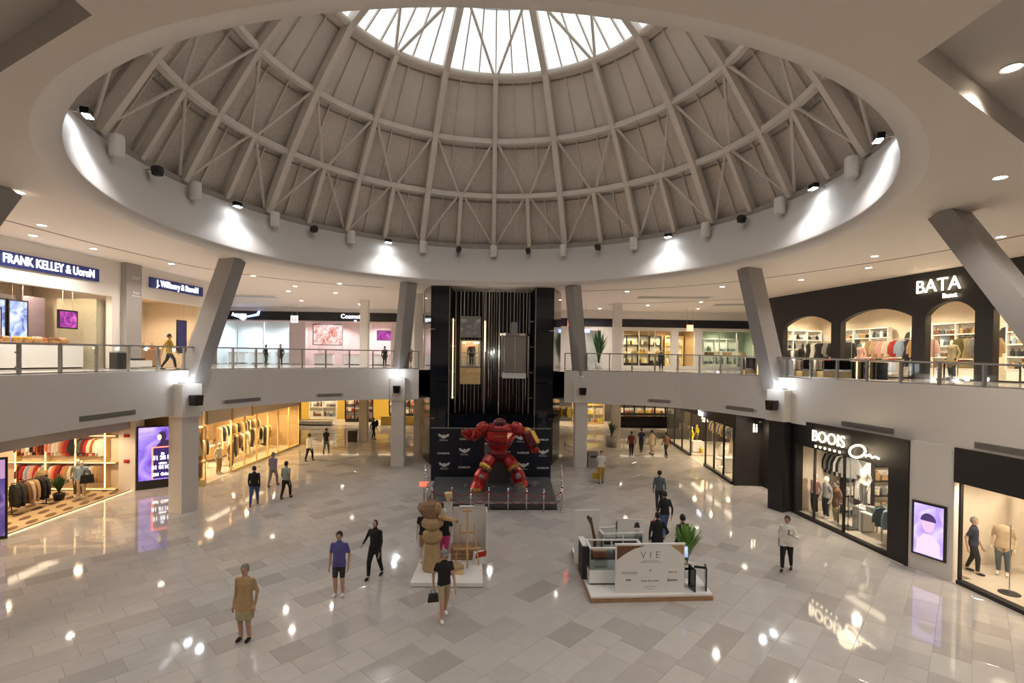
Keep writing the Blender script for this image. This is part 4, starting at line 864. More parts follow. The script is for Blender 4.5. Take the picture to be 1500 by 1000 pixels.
# --------------------------------------------------------- dark recessed entrance
EN = Frame((12.72,25.65), (14.1,25.65)); struct(MB().b(0,1.45,0,.2,0,ZS).build('wall_entrance', 'black_matt', None, loc=EN.w(0,0,0), rz=EN.rz))
EN2 = Frame((14.1,25.65), (14.1,21.4)); wall_open('wall_entrance_side', EN2, 0, ZS, 0, 4.25, [rectp(.75,3.6,.001,2.5)], 'black_matt', .15)
shell('wall_shop_booth', EN2, .4, 3.9, 2.4, 0, 3.0, 'shop_wall_pink', 'shop_floor', 14, (1,.8,.72))
t = thing('door_surround', 'pale pink arched doorway panel inside dark entrance', 'door frame', EN2.w(2.2,.1,0), EN2.rz); q = MB()
for i in range(12):
    a, b = PI*i/12, PI*(i+1)/12; q.bar((-.5*math.cos(a),0,1.5+.5*math.sin(a)),(-.5*math.cos(b),0,1.5+.5*math.sin(b)),.08,.08,(0,1,0))
q.b(-.54,-.46,-.04,.04,0,1.5).b(.46,.54,-.04,.04,0,1.5).build('arch', 'white_gloss', t)
sign_board('small bright upright sign on dark entrance wall', EN, .75, 1.25, 2.75, 3.25, None, [('li',.62,0,.25)], 0, 'sign_warm')
lamp('entrance_light', 'SPOT', (13.4,24.4,ZS-.05), 160, (1,.74,.46), .1, (0,0,0), None, 2.0)
# --------------------------------------------------------- glowing sign shop
BO = Frame((13.02,21.0), (13.3,15.45))
shell('wall_shop_glow', BO, 0, 5.5, 5.0, 0, 3.3, 'shop_wall', 'shop_floor', 15, (1,.83,.62), v0=.15)
wall_open('wall_header_glow', BO, 2.98, ZS, -.1, 5.6, [], 'black_matt', .14, -.04)
e = BO.empty('trim_glow_piers'); MB().b(4.85,5.6,-.05,.3,0,3.0).b(-.1,.12,-.05,.3,0,3.0).build('pier', 'black_matt', e); MB().b(.1,4.9,.15,1.6,.02,.12).build('window_floor', 'shop_floor', e)
panes('glass_shopfront', 'black framed glass front of the glowing sign shop', BO, [.12,1.2,2.8,4.85], .12, 2.98, 'black_matt', 'glass', .05, kick='black_matt', wd=.04)
t = sign_board('glowing warm letters reading BOOIS on black shop header', BO, 1.2, 3.0, 3.05, 3.75, None, [('BOOIS',.62,0,.45)], 0, 'sign_warm', -.09); 
for i in range(6): MB().blob((-.66+i*.26,-.06,.06),(.05,.03,.05),10).build('dot', 'sign_warm', t, True)
t = thing('neon_emblem', 'glowing warm looped emblem beside the BOOIS letters', 'sign', BO.w(3.85,-.1,3.3), BO.rz); q = MB(); pts = [(.36*math.cos(a*PI/10)-.25,-.03,.22*math.sin(a*PI/10)+.08*math.cos(a*PI/10)) for a in range(-2,20)]+[(.15,-.03,-.1),(.3,-.03,-.02),(.42,-.03,-.1),(.55,-.03,-.04),(.7,-.03,-.08)]
q.tube(pts, .035, 8).build('neon_tube', 'sign_warm', t, True)
lamp('sign_glow', 'POINT', (0,-.45,0), 16, (1,.8,.5), .3, parent=t)
t, d = screen('poster_stand', 'white poster board with grey print inside the glowing sign shop', BO, 1.1, 1.9, .9, 2.65, 'print_white', 1.9, .08, 'poster')
for z in (1.6,1.7,1.82): MB().b(-.28,.28,-.036,-.03,z-.02,z+.02).build('print_line', 'print_grey', t)
MB().slab([(-.2,2.5),(.2,2.5),(0,2.25)], -.036, -.03).build('print_mark', 'print_grey', t)
clothes_rail(BO, .15, 1.35, 1.5, .02, 2.7, 'high rail of dark jackets inside the glowing sign shop'); garment_row(BO, .2, 1.3, 1.5, 2.65, 8, ['charcoal','grey','navy','grey','black','white'], 'on the high rail of the glowing sign shop', 'jackets in the glowing sign shop', 'jacket', .7, 1.25, seed=51)
table(BO, 3.35, 1.0, .12, 1.0, .7, .8, 'glass topped display table with folded knits in shop window', 'white_gloss', 'brushed')
for i, c in enumerate(('grey','paleblue','white')):
    for k in range(3): folded(BO, 3.0+i*.36, 1.0, .92+k*.07, c, 'folded %s knit on the shop window table' % WN.get(c,c), 'folded knits on the window table')
for u, v, cs, wh in ((4.25,.75,['paleblue','teal','sage','teal','slate'],'round stand'),):
    t = thing('round_clothes_stand', 'round chrome stand hung with pale blue garments in shop window', 'clothes stand', BO.w(u,v,.12), BO.rz)
    MB().lathe([(.34,0),(.34,.02),(.04,.05)],18).build('base', 'chrome', t); MB().tube([(0,0,.04),(0,0,1.35)],.025,8).build('pole', 'chrome', t)
    q = MB(); q.tube([(.34*math.cos(a*PI/9),.34*math.sin(a*PI/9),1.35) for a in range(19)],.018,6); q.tube([(-.34,0,1.35),(.34,0,1.35)],.015,6).build('ring', 'chrome', t)
    for i in range(9): a = 2*PI*i/9; p = BO.w(u,v,1.42); garment('jacket', cs[i%5], (p[0]+.36*math.cos(a), p[1]+.36*math.sin(a), 1.44), a, 'from the round chrome stand', 'garments on the round stand', .95)
t = thing('floor_stand', 'thin black wire stand with trays in shop window', 'stand', BO.w(2.4,.55,.12), BO.rz)
for x in (-.25,.25):
    for y in (-.2,.2): MB().tube([(x,y,0),(x,y,1.25)],.012,6).build('leg', 'black_matt', t)
for z in (.05,.5,.9): MB().b(-.25,.25,-.2,.2,z,z+.02).build('tray', 'brushed', t)
e = BO.empty('wall_glow_panels'); MB().b(.1,5.4,4.75,4.95,.01,3.2).build('panel', 'shop_wall_brown', e); MB().b(2.8,5.2,2.6,2.7,1.5,3.2).build('hanging_panel', 'wood_edge', e)
clothes_rail(BO, 3.2, 5.0, 2.4, .02, 1.5, 'low rail of white and tan shirts inside the glowing sign shop'); garment_row(BO, 3.3, 4.9, 2.4, 1.45, 9, ['white','tan','cream','slate','brown'], 'on the low rail of the glowing sign shop', 'shirts in the glowing sign shop', 'shirt', .8, 1.2, seed=52)
goods_wall(BO, 2.9, 4.35, 2.2, 2.3, .2, 'wooden wall shelf with folded clothes in glowing sign shop', 2, 3, 'wood_edge', 7, ['white','tan','slate','cream','brown'])
# --------------------------------------------------------- white pier with lilac screen, then the last shop
WP = Frame((13.30,15.45), (13.72,14.3)); e = WP.empty('wall_screen_pier'); MB().b(0,WP.L,0,.4,0,ZS).build('pier', 'paint', e)
t, d = screen('wall_screen', 'lilac portrait screen set into the white wall pier', WP, .22, WP.L-.22, .55, 2.1, 'screen_lilac', -.03, .05, base=False)
sv = lambda c, rx, rz_, a0, a1: [(c[0]+rx*math.cos(a0+(a1-a0)*a/16), c[1]+rz_*math.sin(a0+(a1-a0)*a/16)) for a in range(17)]
MB().slab(sv((.0,.98),.17,.27,0,2*PI)[:-1], -.036, -.03).build('picture_face', M('scr_pink2',(.6,.4,.6),.3,emit=.55,ecol=(.72,.48,.72)), t); MB().slab(sv((.0,1.06),.21,.24,0,PI), -.039, -.033).build('picture_cap', M('scr_violet2',(.06,.03,.12),.3,emit=.2,ecol=(.16,.09,.34)), t); MB().slab([(-.33,.02),(.33,.02),(.3,.42),(.12,.66),(-.12,.66),(-.3,.42)], -.034, -.03).build('picture_shoulders', M('scr_lilac2',(.5,.4,.7),.3,emit=.7,ecol=(.62,.5,.92)), t)
S3 = Frame((13.75,14.25), (13.95,8.0)); shell('wall_shop_beige', S3, -1.0, 6.2, 5.0, 0, 3.3, 'shop_wall', 'shop_floor', 13, (1,.8,.58), v0=.15)
wall_open('wall_header_beige', S3, 2.98, ZS, 0, 6.3, [], 'black_matt', .2, -.1)
panes('glass_shopfront', 'black framed glass front beside the lilac screen pier', S3, [.1,2.4,4.8,6.2], .12, 2.98, 'black_matt', 'glass', .05, kick='black_matt', wd=.05)
e = S3.empty('floor_beige_window'); MB().b(-.9,6.2,.45,2.4,.02,.12).b(.1,6.2,.16,.45,.02,.12).build('window_floor', 'shop_floor', e)
t, d = screen('framed_poster', 'black framed abstract poster behind the beige jacket mannequin', S3, .1, 1.0, 1.1, 2.75, 'poster_mono', 2.9, .08, 'poster')
goods_wall(S3, 1.2, 4.4, 3.6, 2.4, .1, 'tall wooden shelf with rust goods in the beige shop', 3, 4, 'wood_edge', 8, ['rust','coral','maroon','cream','tan'])
clothes_rail(S3, 1.3, 3.1, 1.5, .12, 1.6, 'rail of black shiny coats in the beige shop window', 'brushed'); garment_row(S3, 1.4, 3.0, 1.5, 1.6, 8, ['black','grey','charcoal','black','white'], 'on the rail in the beige shop window', 'coats in the beige shop window', 'jacket', .8, 1.3, seed=61)
t = thing('round_base_stand', 'thin pole stand with round dark base in shop window', 'stand', S3.w(1.0,.6,.12), S3.rz); MB().lathe([(.24,0),(.24,.02),(.02,.04)],16).build('base', 'black_matt', t); MB().tube([(0,0,.03),(0,0,1.9)],.015,6).build('pole', 'brushed', t)
# --------------------------------------------------------- upper left: bakery and neighbour
LU = Frame((-19.75,10.5), (-17.05,31.2)); yU = lambda y: (y-10.5)/LU.d.y
wall_open('wall_upper_left', LU, ZF, ZC, 0, LU.L, [rectp(yU(11.5),yU(24.4),ZF+.01,9.15), rectp(yU(26.05),yU(30.4),ZF+.01,9.3)], 'paint', .3)
shell('wall_shop_bakery', LU, yU(11.4), yU(24.5), 4.2, ZF, 9.6, 'shop_wall', 'shop_floor', 14, (1,.76,.5)); shell('wall_shop_cosy', LU, yU(25.9), yU(31), 4.2, ZF, 9.6, 'shop_wall', 'shop_floor', 14, (1,.76,.5))
e = LU.empty('wall_upper_column'); MB().b(yU(24.87),yU(25.75),-.3,.1,ZF,ZC).build('column', 'column_grey', e)
t = thing('wayfinding_sign', 'small white lettered directory on the grey wall column', 'sign', LU.w(yU(25.4),-.31,9.2), LU.rz); words('EXIT', .24, 'print_white', t, (0,-.01,.95), ext=.004); words('Gate', .2, 'print_white', t, (0,-.01,.25), ext=.004); MB().b(-.25,.25,-.012,0,.08,.11).build('rule', 'print_white', t)
sign_board('long navy illuminated sign over the bakery window', LU, yU(17.0), yU(23.64), 9.72, 10.28, 'sign_navy', [('FRANK KELLEY & UoreN',.50,1.22,.28)], 0, 'sign_white', sx=.70)
sign_board('short navy illuminated sign over the second left window', LU, yU(26.5), yU(30.3), 9.9, 10.42, 'sign_navy', [('J. Williamry & StoreN',.46,0,.26)], 0, 'sign_white', sx=.74)
counter(LU, yU(19.5), 1.0, ZF, 8.2, .8, 1.12, 'long bakery counter of pale panels behind the railing', 'white_matt', 'wood_light')
r_ = random.Random(9)
for i in range(20):
    c = r_.choice(['tan','brown','cream','mustard','rust','beige','maroon']); u = yU(15.9)+i*.37; s_ = r_.uniform(.17,.24); z0 = ZF+1.12
    t = thing('bread_basket', c+' loaves heaped in a basket on the long bakery counter', 'basket', LU.w(u, .95+r_.uniform(-.1,.1), z0), LU.rz, 'baskets on the bakery counter')
    MB().lathe([(s_*.8,0),(s_*1.05,.12),(s_*.98,.12)],12).build('basket', 'card', t)
    for k in range(3): MB().blob((s_*.45*math.cos(k*2.1), s_*.45*math.sin(k*2.1), .16),(s_*.55,s_*.42,s_*.45),8).build('loaf', cloth(c), t, True)
screen('menu_screen', 'bright white menu screen hanging in bakery window', LU, yU(20.1), yU(20.95), 7.1, 8.2, 'screen_white', 1.6, .06, base=False, hang=9.6)
for y0, y1, nm in ((21.2,22.1,'next to the menu screen'),(22.3,23.0,'next to the magenta screen')): screen('video_panel', 'blue mottled picture wall panel '+nm, LU, yU(y0), yU(y1)+.0, 6.7, 8.7, 'screen_blue', 2.8, .06, base=False, hang=9.6)
screen('wall_display', 'rounded magenta display on grey wall of bakery', LU, yU(22.75), yU(23.5), 7.6, 8.3, 'screen_magenta', .9, .06, base=False, hang=9.6)
e = LU.empty('wall_bakery_back'); MB().b(yU(12),yU(22.9),3.2,3.4,ZF+.01,9.0).build('dark_panel', 'shop_wall_dark', e); MB().b(yU(22.9),yU(23.9),2.9,3.1,ZF+.01,9.0).build('grey_panel', M('shop_wall_violet',(.30,.25,.33),.6), e); MB().b(yU(24.0),yU(24.4),.4,2.4,ZF+.01,9.0).build('olive_panel', M('shop_wall_olive',(.38,.36,.26),.6), e)
MB().b(yU(17.2),yU(19.6),3.1,3.2,ZF+.9,8.4).build('lit_niche', M('niche_tan',(.55,.38,.2),.5), e)

for y in (18.4,20.0): 
    t = thing('pendant_lamp', 'small glass pendant lamp over the bakery counter', 'lamp', LU.w(yU(y),1.4,8.1), LU.rz, 'bakery pendants'); MB().lathe([(.2,0),(.17,.1),(.05,.22)],12).build('shade', 'strip_warm', t, True); MB().tube([(0,0,.2),(0,0,1.5)],.008,5).build('cord', 'black_matt', t)
counter(LU, yU(27.6), 1.6, ZF, 2.4, .7, 1.0, 'low goods counter in the second left window', 'wood_edge', 'wood_light')
for i in range(7): c = ['cream','coral','white','tan','teal','cream','rust'][i]; bag(LU.w(yU(26.6)+i*.33,1.6,ZF+1.0), LU.rz, c, c+' bag on the low goods counter', 'bags on the low goods counter', .9)
goods_wall(LU, yU(26.2), 3.3, 2.6, 2.2, ZF+.3, 'mirrored shelf with pale goods in the second left window', 3, 3, 'gold_trim', 15, ['cream','white','sage','tan','teal'], ZF)
screen('shop_banner', 'tall navy banner in the second left window', LU, yU(29.6), yU(30.2), 6.6, 8.4, 'sign_navy', .9, .05, 'banner', base=False, hang=9.6)
t = thing('waste_bin', 'dark square waste bin by the grey wall column', 'bin', LU.w(yU(24.0),-.7,ZF), LU.rz); MB().b(-.25,.25,-.2,.2,0,.75).build('body', 'black_matt', t); MB().b(-.27,.27,-.22,.22,.75,.8).build('lid', 'brushed', t)
t = thing('gallery_bench', 'pale bench with dark cushion by the grey wall column', 'bench', LU.w(yU(24.9),-.85,ZF), LU.rz); MB().b(-.6,.6,-.25,.25,.1,.4).build('base', 'white_matt', t); MB().b(-.55,.2,-.23,.23,.4,.5).build('cushion', cloth('charcoal'), t)
# --------------------------------------------------------- upper back left shops
UB = Frame((-26.5,46.), (-5.,46.)); uX = lambda x: x+26.5
wall_open('wall_upper_back_left', UB, ZF, 9.72, 0, 21.5, [rectp(uX(-24.7),uX(-18.3),ZF+.01,9.6), rectp(uX(-16.9),uX(-9.2),ZF+.01,9.6), rectp(uX(-8.5),uX(-5.6),ZF+.01,9.6)], 'shop_wall_pink', .25)
e = UB.empty('wall_upper_back_header'); MB().b(0,21.5,-.06,.3,9.72,10.5).build('header', 'black_matt', e); MB().b(0,21.5,0,.3,10.5,ZC).build('bulkhead', 'paint', e)
shell('wall_shop_travel', UB, uX(-24.9), uX(-18.1), 4, ZF, 9.9, 'shop_wall_cool', 'shop_floor', 20, (.86,.94,1)); shell('wall_shop_cosmetic', UB, uX(-17.1), uX(-9.), 4, ZF, 9.9, 'shop_wall_pink', 'shop_floor', 20, (1,.9,.92)); shell('wall_shop_green', UB, uX(-8.6), uX(-5.3), 4, ZF, 9.9, 'shop_wall', 'shop_floor', 12, (1,.9,.75))
panes('glass_shopfront', 'white framed glass front under the blue winged sign', UB, [uX(-24.7),uX(-22.9),uX(-20.6),uX(-18.3)], ZF+.05, 9.6, 'white_gloss', 'glass', .08); panes('glass_shopfront', 'white framed glass front beside the pink shop wall', UB, [uX(-16.9),uX(-13.6),uX(-11.4),uX(-9.2)], ZF+.05, 9.6, 'white_gloss', 'glass', .08)
t = sign_board('blue and white illuminated winged sign on black header', UB, uX(-23.7), uX(-21.), 9.75, 10.5, None, [('Aerorae',.42,-.35,.42)], 0, 'sign_white', -.1, .9)
MB().slab([(-.9,.28),(.5,.33),(1.2,.5),(1.35,.75),(1.5,.75),(1.4,.36),(.2,.12),(-.3,.1)], -.08, -.04).build('wing', 'sign_blue', t); MB().slab([(-.3,.05),(.0,-.08),(.3,.05),(.2,.1),(-.2,.1)], -.08, -.04).build('swoosh', 'sign_white', t)
sign_board('white illuminated script sign on black header, pink shop', UB, uX(-14.2), uX(-10.6), 9.75, 10.5, None, [('Cosmetings',.55,0,.38),('wy',.2,0,.02)], 0, 'sign_white', -.1, 1.0)
screen('shop_poster', 'large red and white poster in the pink shop', UB, uX(-16.5), uX(-13.9), 7.6, 9.4, 'poster_red', 1.0, .06, 'poster', base=False, hang=9.9)
screen('shop_poster', 'small dark red light box right of the pink shop', UB, uX(-10.6), uX(-9.4), 8.1, 8.9, 'screen_magenta', .8, .06, 'poster', base=False, hang=9.9)
screen('green_screen', 'small green edged screen in the narrow far shop', UB, uX(-7.6), uX(-7.0), 6.9, 8.0, M('scr_green',(.1,.4,.1),.4,emit=.5,ecol=(.3,.6,.25)), .5, .06, base=False, hang=9.9)
t = thing('exit_sign', 'white and red hanging exit sign before the black header', 'sign', (-16.5,42.5,9.3)); MB().b(-.28,.28,-.04,.04,0,.55).build('box', 'sign_white', t); MB().b(-.2,-.05,-.05,-.04,.06,.4).b(.05,.2,-.05,-.04,.06,.4).build('mark', 'sign_red', t); MB().tube([(-.22,0,.55),(-.22,0,1.56)],.01,5).build('rod', 'brushed', t); MB().tube([(.22,0,.55),(.22,0,1.56)],.01,5).build('rod', 'brushed', t)
for k, x in enumerate((-23.6,-21.5,-19.3)): counter(UB, uX(x), 1.6, ZF, 1.5, .6, 1.05, 'white service desk in the cool lit travel shop, '+('by the left glass','in the middle','by the pink wall')[k])
for k, x in enumerate((-15.6,-12.9,-10.4)): counter(UB, uX(x), 1.3, ZF, 1.7, .6, 1.0, 'pale make-up counter in the pink shop, '+('under the red poster','in the middle','under the red light box')[k])
# --------------------------------------------------------- upper back right shops
UR = Frame((4.6,44.), (25.5,44.)); vX = lambda x: x-4.6
wall_open('wall_upper_back_right', UR, ZF, 9.45, 0, 20.9, [rectp(vX(8.2),vX(9.6),ZF+.01,9.1), rectp(vX(11.6),vX(15.85),ZF+.3,9.15), rectp(vX(16.5),vX(18.0),ZF+.3,9.15), rectp(vX(18.7),vX(23.4),ZF+.3,9.2)], 'paint', .25)
e = UR.empty('wall_upper_right_header'); MB().b(0,20.9,-.05,.3,9.45,10.15).build('header', M('header_navy',(.012,.013,.022),.5), e); MB().b(0,20.9,0,.3,10.15,ZC).build('bulkhead', 'paint', e)
shell('wall_shop_amber', UR, vX(10.4), vX(18.3), 3.6, ZF, 9.6, 'shop_wall_brown', 'shop_floor', 20, (1,.82,.48)); shell('wall_shop_mint', UR, vX(18.5), vX(24.2), 3.6, ZF, 9.6, M('shop_wall_mint',(.45,.52,.44),.6), 'shop_floor', 11, (1,.93,.62)); shell('wall_shop_lobby', UR, vX(5.), vX(10.2), 3.6, ZF, 9.6, 'shop_wall_cool', 'shop_floor', 6, (1,.9,.72))
for k, (a, b, n) in enumerate(((11.6,15.85,3),(16.5,18.0,1),(18.7,23.4,3))): panes('shop_window', ('wide amber lit shop window','narrow amber lit shop window','wide mint lit shop window')[k]+' under the dark far header', UR, [vX(a)+(b-a)*i/n for i in range(n+1)], ZF+.3, 9.15, 'white_gloss', 'glass_tint' if k == 2 else 'glass', .1)
for k, (a, b) in enumerate(((11.8,15.6),(18.9,23.2))):
    table(UR, vX((a+b)/2), 1.1, ZF, b-a, .6, 1.35, 'long goods table in the %s window' % ('amber','mint')[k], 'wood_light')
    r_ = random.Random(70+k)
    for i in range(10): c = r_.choice(['cream','tan','white','mustard','brown','grey']); bag(UR.w(vX(a)+.2+i*(b-a-.4)/9, 1.1, ZF+1.35), UR.rz, c, '%s bag on the long goods table in the %s window' % (c, ('amber','mint')[k]), 'bags on the %s table' % ('amber','mint')[k], 1.0)
goods_wall(UR, vX(11.6), 3.0, 4.4, 2.6, ZF+.5, 'dark shelf with warm goods in the amber window', 4, 3, 'black_matt', 150, ['charcoal','brown','gold','cream','black'], ZF); goods_wall(UR, vX(16.4), 3.0, 1.7, 2.6, ZF+.5, 'narrow gold shelf with goods in the amber shop', 1, 3, 'gold_trim', 151, ['gold','mustard','cream'], ZF); goods_wall(UR, vX(19.0), 3.0, 4.4, 2.4, ZF+.5, 'pale shelf with grey goods in the mint window', 4, 2, 'white_gloss', 152, ['sage','grey','cream','slate','brown'], ZF)
t = thing('hanging_sign', 'small glowing orange square sign hanging from the ceiling', 'sign', (16.1,40.4,8.95)); MB().b(-.26,.26,-.04,.04,0,.5).build('panel', 'sign_orange', t)
for x in (-.24,.24): MB().tube([(x,0,.5),(x,0,1.9)],.008,5).build('wire', 'brushed', t)
t = thing('hanging_sign', 'small glowing red sign beside the lift tower', 'sign', (5.6,36.,8.9)); MB().b(-.2,.2,-.05,.05,0,.7).build('panel', 'sign_red', t); MB().tube([(0,0,.7),(0,0,1.95)],.01,5).build('rod', 'brushed', t)
t = thing('hanging_sign', 'small glowing blue sign right of the lift tower', 'sign', (7.2,38.5,8.6)); MB().b(-.28,.28,-.05,.05,0,.25).build('panel', 'sign_blue', t); MB().tube([(0,0,.25),(0,0,2.25)],.01,5).build('rod', 'brushed', t)
# --------------------------------------------------------- upper right arched shop
BA = Frame((18.75,34.3), (22.2,14.2)); aY = lambda y: (34.3-y)/-BA.d.y
def arch(u0, u1, zs, za):
    n = 14; c = (u0+u1)/2; hw = (u1-u0)/2; r_ = (hw*hw+(za-zs)**2)/(2*(za-zs)); a0 = math.asin(hw/r_)
    return [(u0,ZF+.01),(u1,ZF+.01)]+[(c+r_*math.sin(a0-2*a0*i/n), za-r_+r_*math.cos(a0-2*a0*i/n)) for i in range(n+1)]
AR = [(32.3,28.55),(27.9,23.85),(23.2,21.1),(20.4,17.2)]
wall_open('wall_upper_right', BA, ZF, ZC, 0, BA.L, [arch(aY(a),aY(b),8.8,9.35) for a, b in AR], 'black_matt', .35)
shell('wall_shop_arched', BA, .2, BA.L, 4.6, ZF, 9.8, 'shop_wall', 'shop_floor', 22, (1,.80,.52), v0=.35)
sign_board('glowing white BATA letters on the black arched shop wall', BA, aY(23.7), aY(21.5), 9.7, 10.6, None, [('BATA',.86,0,.42),('Basut',.3,.55,-.1)], 0, 'sign_warm', -.1, .95)
for k, (a, b) in enumerate(AR):
    u0, u1 = aY(a), aY(b); nm = ('first arch beside the leaning column','widest arch','arch below the BATA letters','arch beyond the second pier')[k]
    t = thing('arch_glazing', 'glass filling the '+nm, 'glazing', BA.w((u0+u1)/2,.2,ZF), BA.rz); hw = (u1-u0)/2
    MB().add([(-hw,0,.03),(hw,0,.03),(hw,0,3.0),(-hw,0,3.0)],[(0,1,2,3)]).build('glass_pane', 'glass', t); MB().b(-hw,hw,-.04,.04,0,.05).build('bottom_rail', 'black_matt', t)
    clothes_rail(BA, u0+.2, u1-.2, 1.7, ZF, ZF+2.05, 'clothes rail seen through the '+nm, 'brushed')
    garment_row(BA, u0+.25, u1-.25, 1.7, ZF+2.0, max(4,int((u1-u0)*2.6)), [['black','white','charcoal','black','grey'],['tan','beige','pink','cream','red','paleblue','black'],['olive','khaki','grey','charcoal','tan'],['brown','tan','beige','rust']][k], 'on the rail in the '+nm, 'clothes in the arched shop', ['jacket','dress','jacket'], .55, 1.3, seed=80+k)
    table(BA, (u0+u1)/2, .95, ZF, (u1-u0)*.7, .6, .85, 'display table with folded clothes in the '+nm, 'wood_light')
    for i in range(int((u1-u0)*1.7)):
        for h in range(2): c = ['charcoal','white','tan','slate','red','cream'][(i*2+h+k)%6]; folded(BA, (u0+u1)/2-(u1-u0)*.3+i*.38, .95, ZF+.85+h*.07, c, 'folded %s garment on the table in the %s' % (c, nm), 'folded clothes in the arched shop')
    garment_row(BA, u0+.3, u1-.3, 4.3, ZF+2.6, max(3,int((u1-u0)*1.8)), ['charcoal','white','slate','beige','paleblue','brown'], 'on the back wall behind the '+nm, 'clothes on the arched shop back wall', 'jacket', .2, 1.2, seed=90+k)
for k, (u0, wd) in enumerate(((2.2,3.6),(7.2,3.6),(11.9,2.0))): goods_wall(BA, u0, 4.05, wd, 2.4, ZF+.5, 'white cube shelf with goods behind the %s of the arched shop' % ('first arch','widest arch','BATA arch')[k], max(2,int(wd)), 4, 'white_gloss', 120+k, ['black','charcoal','tan','paleblue','white','brown','slate'], ZF)
for k, (u, c, nm) in enumerate(((aY(31.7),'black','in the first arch'),(aY(27.4),'pink','at the left side of the widest arch'),(aY(24.3),'black','at the right side of the widest arch'),(aY(22.6),'khaki','in the arch below the BATA letters'))): figure('mannequin', 'headless mannequin in %s coat %s' % (c, nm), 'mannequin', BA.w(u,.85,ZF+.012), -PI/2, c, 'charcoal' if k != 1 else 'pink', 'black', base='mannequin', hair=None, head=False, sleeve=1., coat=.6, height=1.95)
SW = Frame(BA.w(.3,.5)[:2], BA.w(.3,4.6)[:2])
goods_wall(SW, .3, -.45, 3.4, 2.6, ZF+.35, 'white cube shelf on the end wall of the arched shop', 3, 4, 'white_gloss', 140, ['black','charcoal','tan','white','slate','grey'], ZF)
clothes_rail(SW, .2, 3.2, -1.1, ZF, ZF+1.6, 'rail of black and white coats by the end wall shelf', 'brushed'); garment_row(SW, .3, 3.1, -1.1, ZF+1.55, 8, ['black','white','charcoal','black','grey'], 'on the rail by the end wall shelf', 'coats by the end wall shelf', 'jacket', .6, 1.2, seed=141)
SB = Frame(BO.w(.12,.4)[:2], BO.w(.12,4.8)[:2])
goods_wall(SB, 1.5, -.45, 2.6, 2.5, .2, 'dark end wall shelf with folded goods in the glowing sign shop', 2, 4, 'black_matt', 142, ['white','grey','slate','cream','tan'])
# hall-side leftovers: planters and bins
def plant(loc, label, h, n, mat, pot, seed, potr=.28, poth=.45, spread=.5, wd=.05):
    t = thing('potted_plant', label, 'plant', loc); MB().lathe([(potr*.78,0),(potr,poth),(potr*.9,poth),(potr*.85,poth-.05)],18).build('pot', pot, t, True); MB().lathe([(potr*.86,poth-.06),(potr*.5,poth-.04)],14).build('soil', 'card_dark', t); r_ = random.Random(seed)
    for i in range(n):
        a = r_.uniform(0,2*PI); l = h*r_.uniform(.6,1.); s_ = spread*r_.uniform(.15,1.); q = MB(); P = []; k = 6
        for j in range(k+1):
            u = j/k; x = s_*u**1.6; z = poth+l*(u-.12*u*u*s_/spread); wv = wd*(1-u)**.6*(.5+u if u < .5 else 1)+.002
            c_, s2 = math.cos(a), math.sin(a); P += [(c_*x-s2*wv, s2*x+c_*wv, z), (c_*x+s2*wv, s2*x-c_*wv, z)]
        q.add(P, [(2*j,2*j+1,2*j+3,2*j+2) for j in range(k)]).build('leaf', mat, t)
    return t
plant((9.0,37.2,0), 'small leafy plant in square planter by the free column', 1.3, 40, 'leaf_dark', 'column_grey', 4, .45, .75, .6, .09)
plant((8.8,41.2,ZF), 'tall dark leafy potted tree on the gallery right of the tower', 3.0, 70, 'leaf_dark', 'white_matt', 5, .35, .5, .9, .13)
for x, y, c, nm in ((6.15,30.1,'column_grey','grey square litter bin beside the pillar right of the tower'),(-10.6,38.8,'black_matt','black square litter bin beside the free column')):
    t = thing('litter_bin', nm, 'bin', (x,y,0)); MB().b(-.3,.3,-.25,.25,0,.85).build('body', c, t); MB().b(-.32,.32,-.27,.27,.85,.92).build('rim', 'brushed', t); MB().b(-.18,.18,-.26,-.24,.6,.72).build('slot', 'black_matt', t)

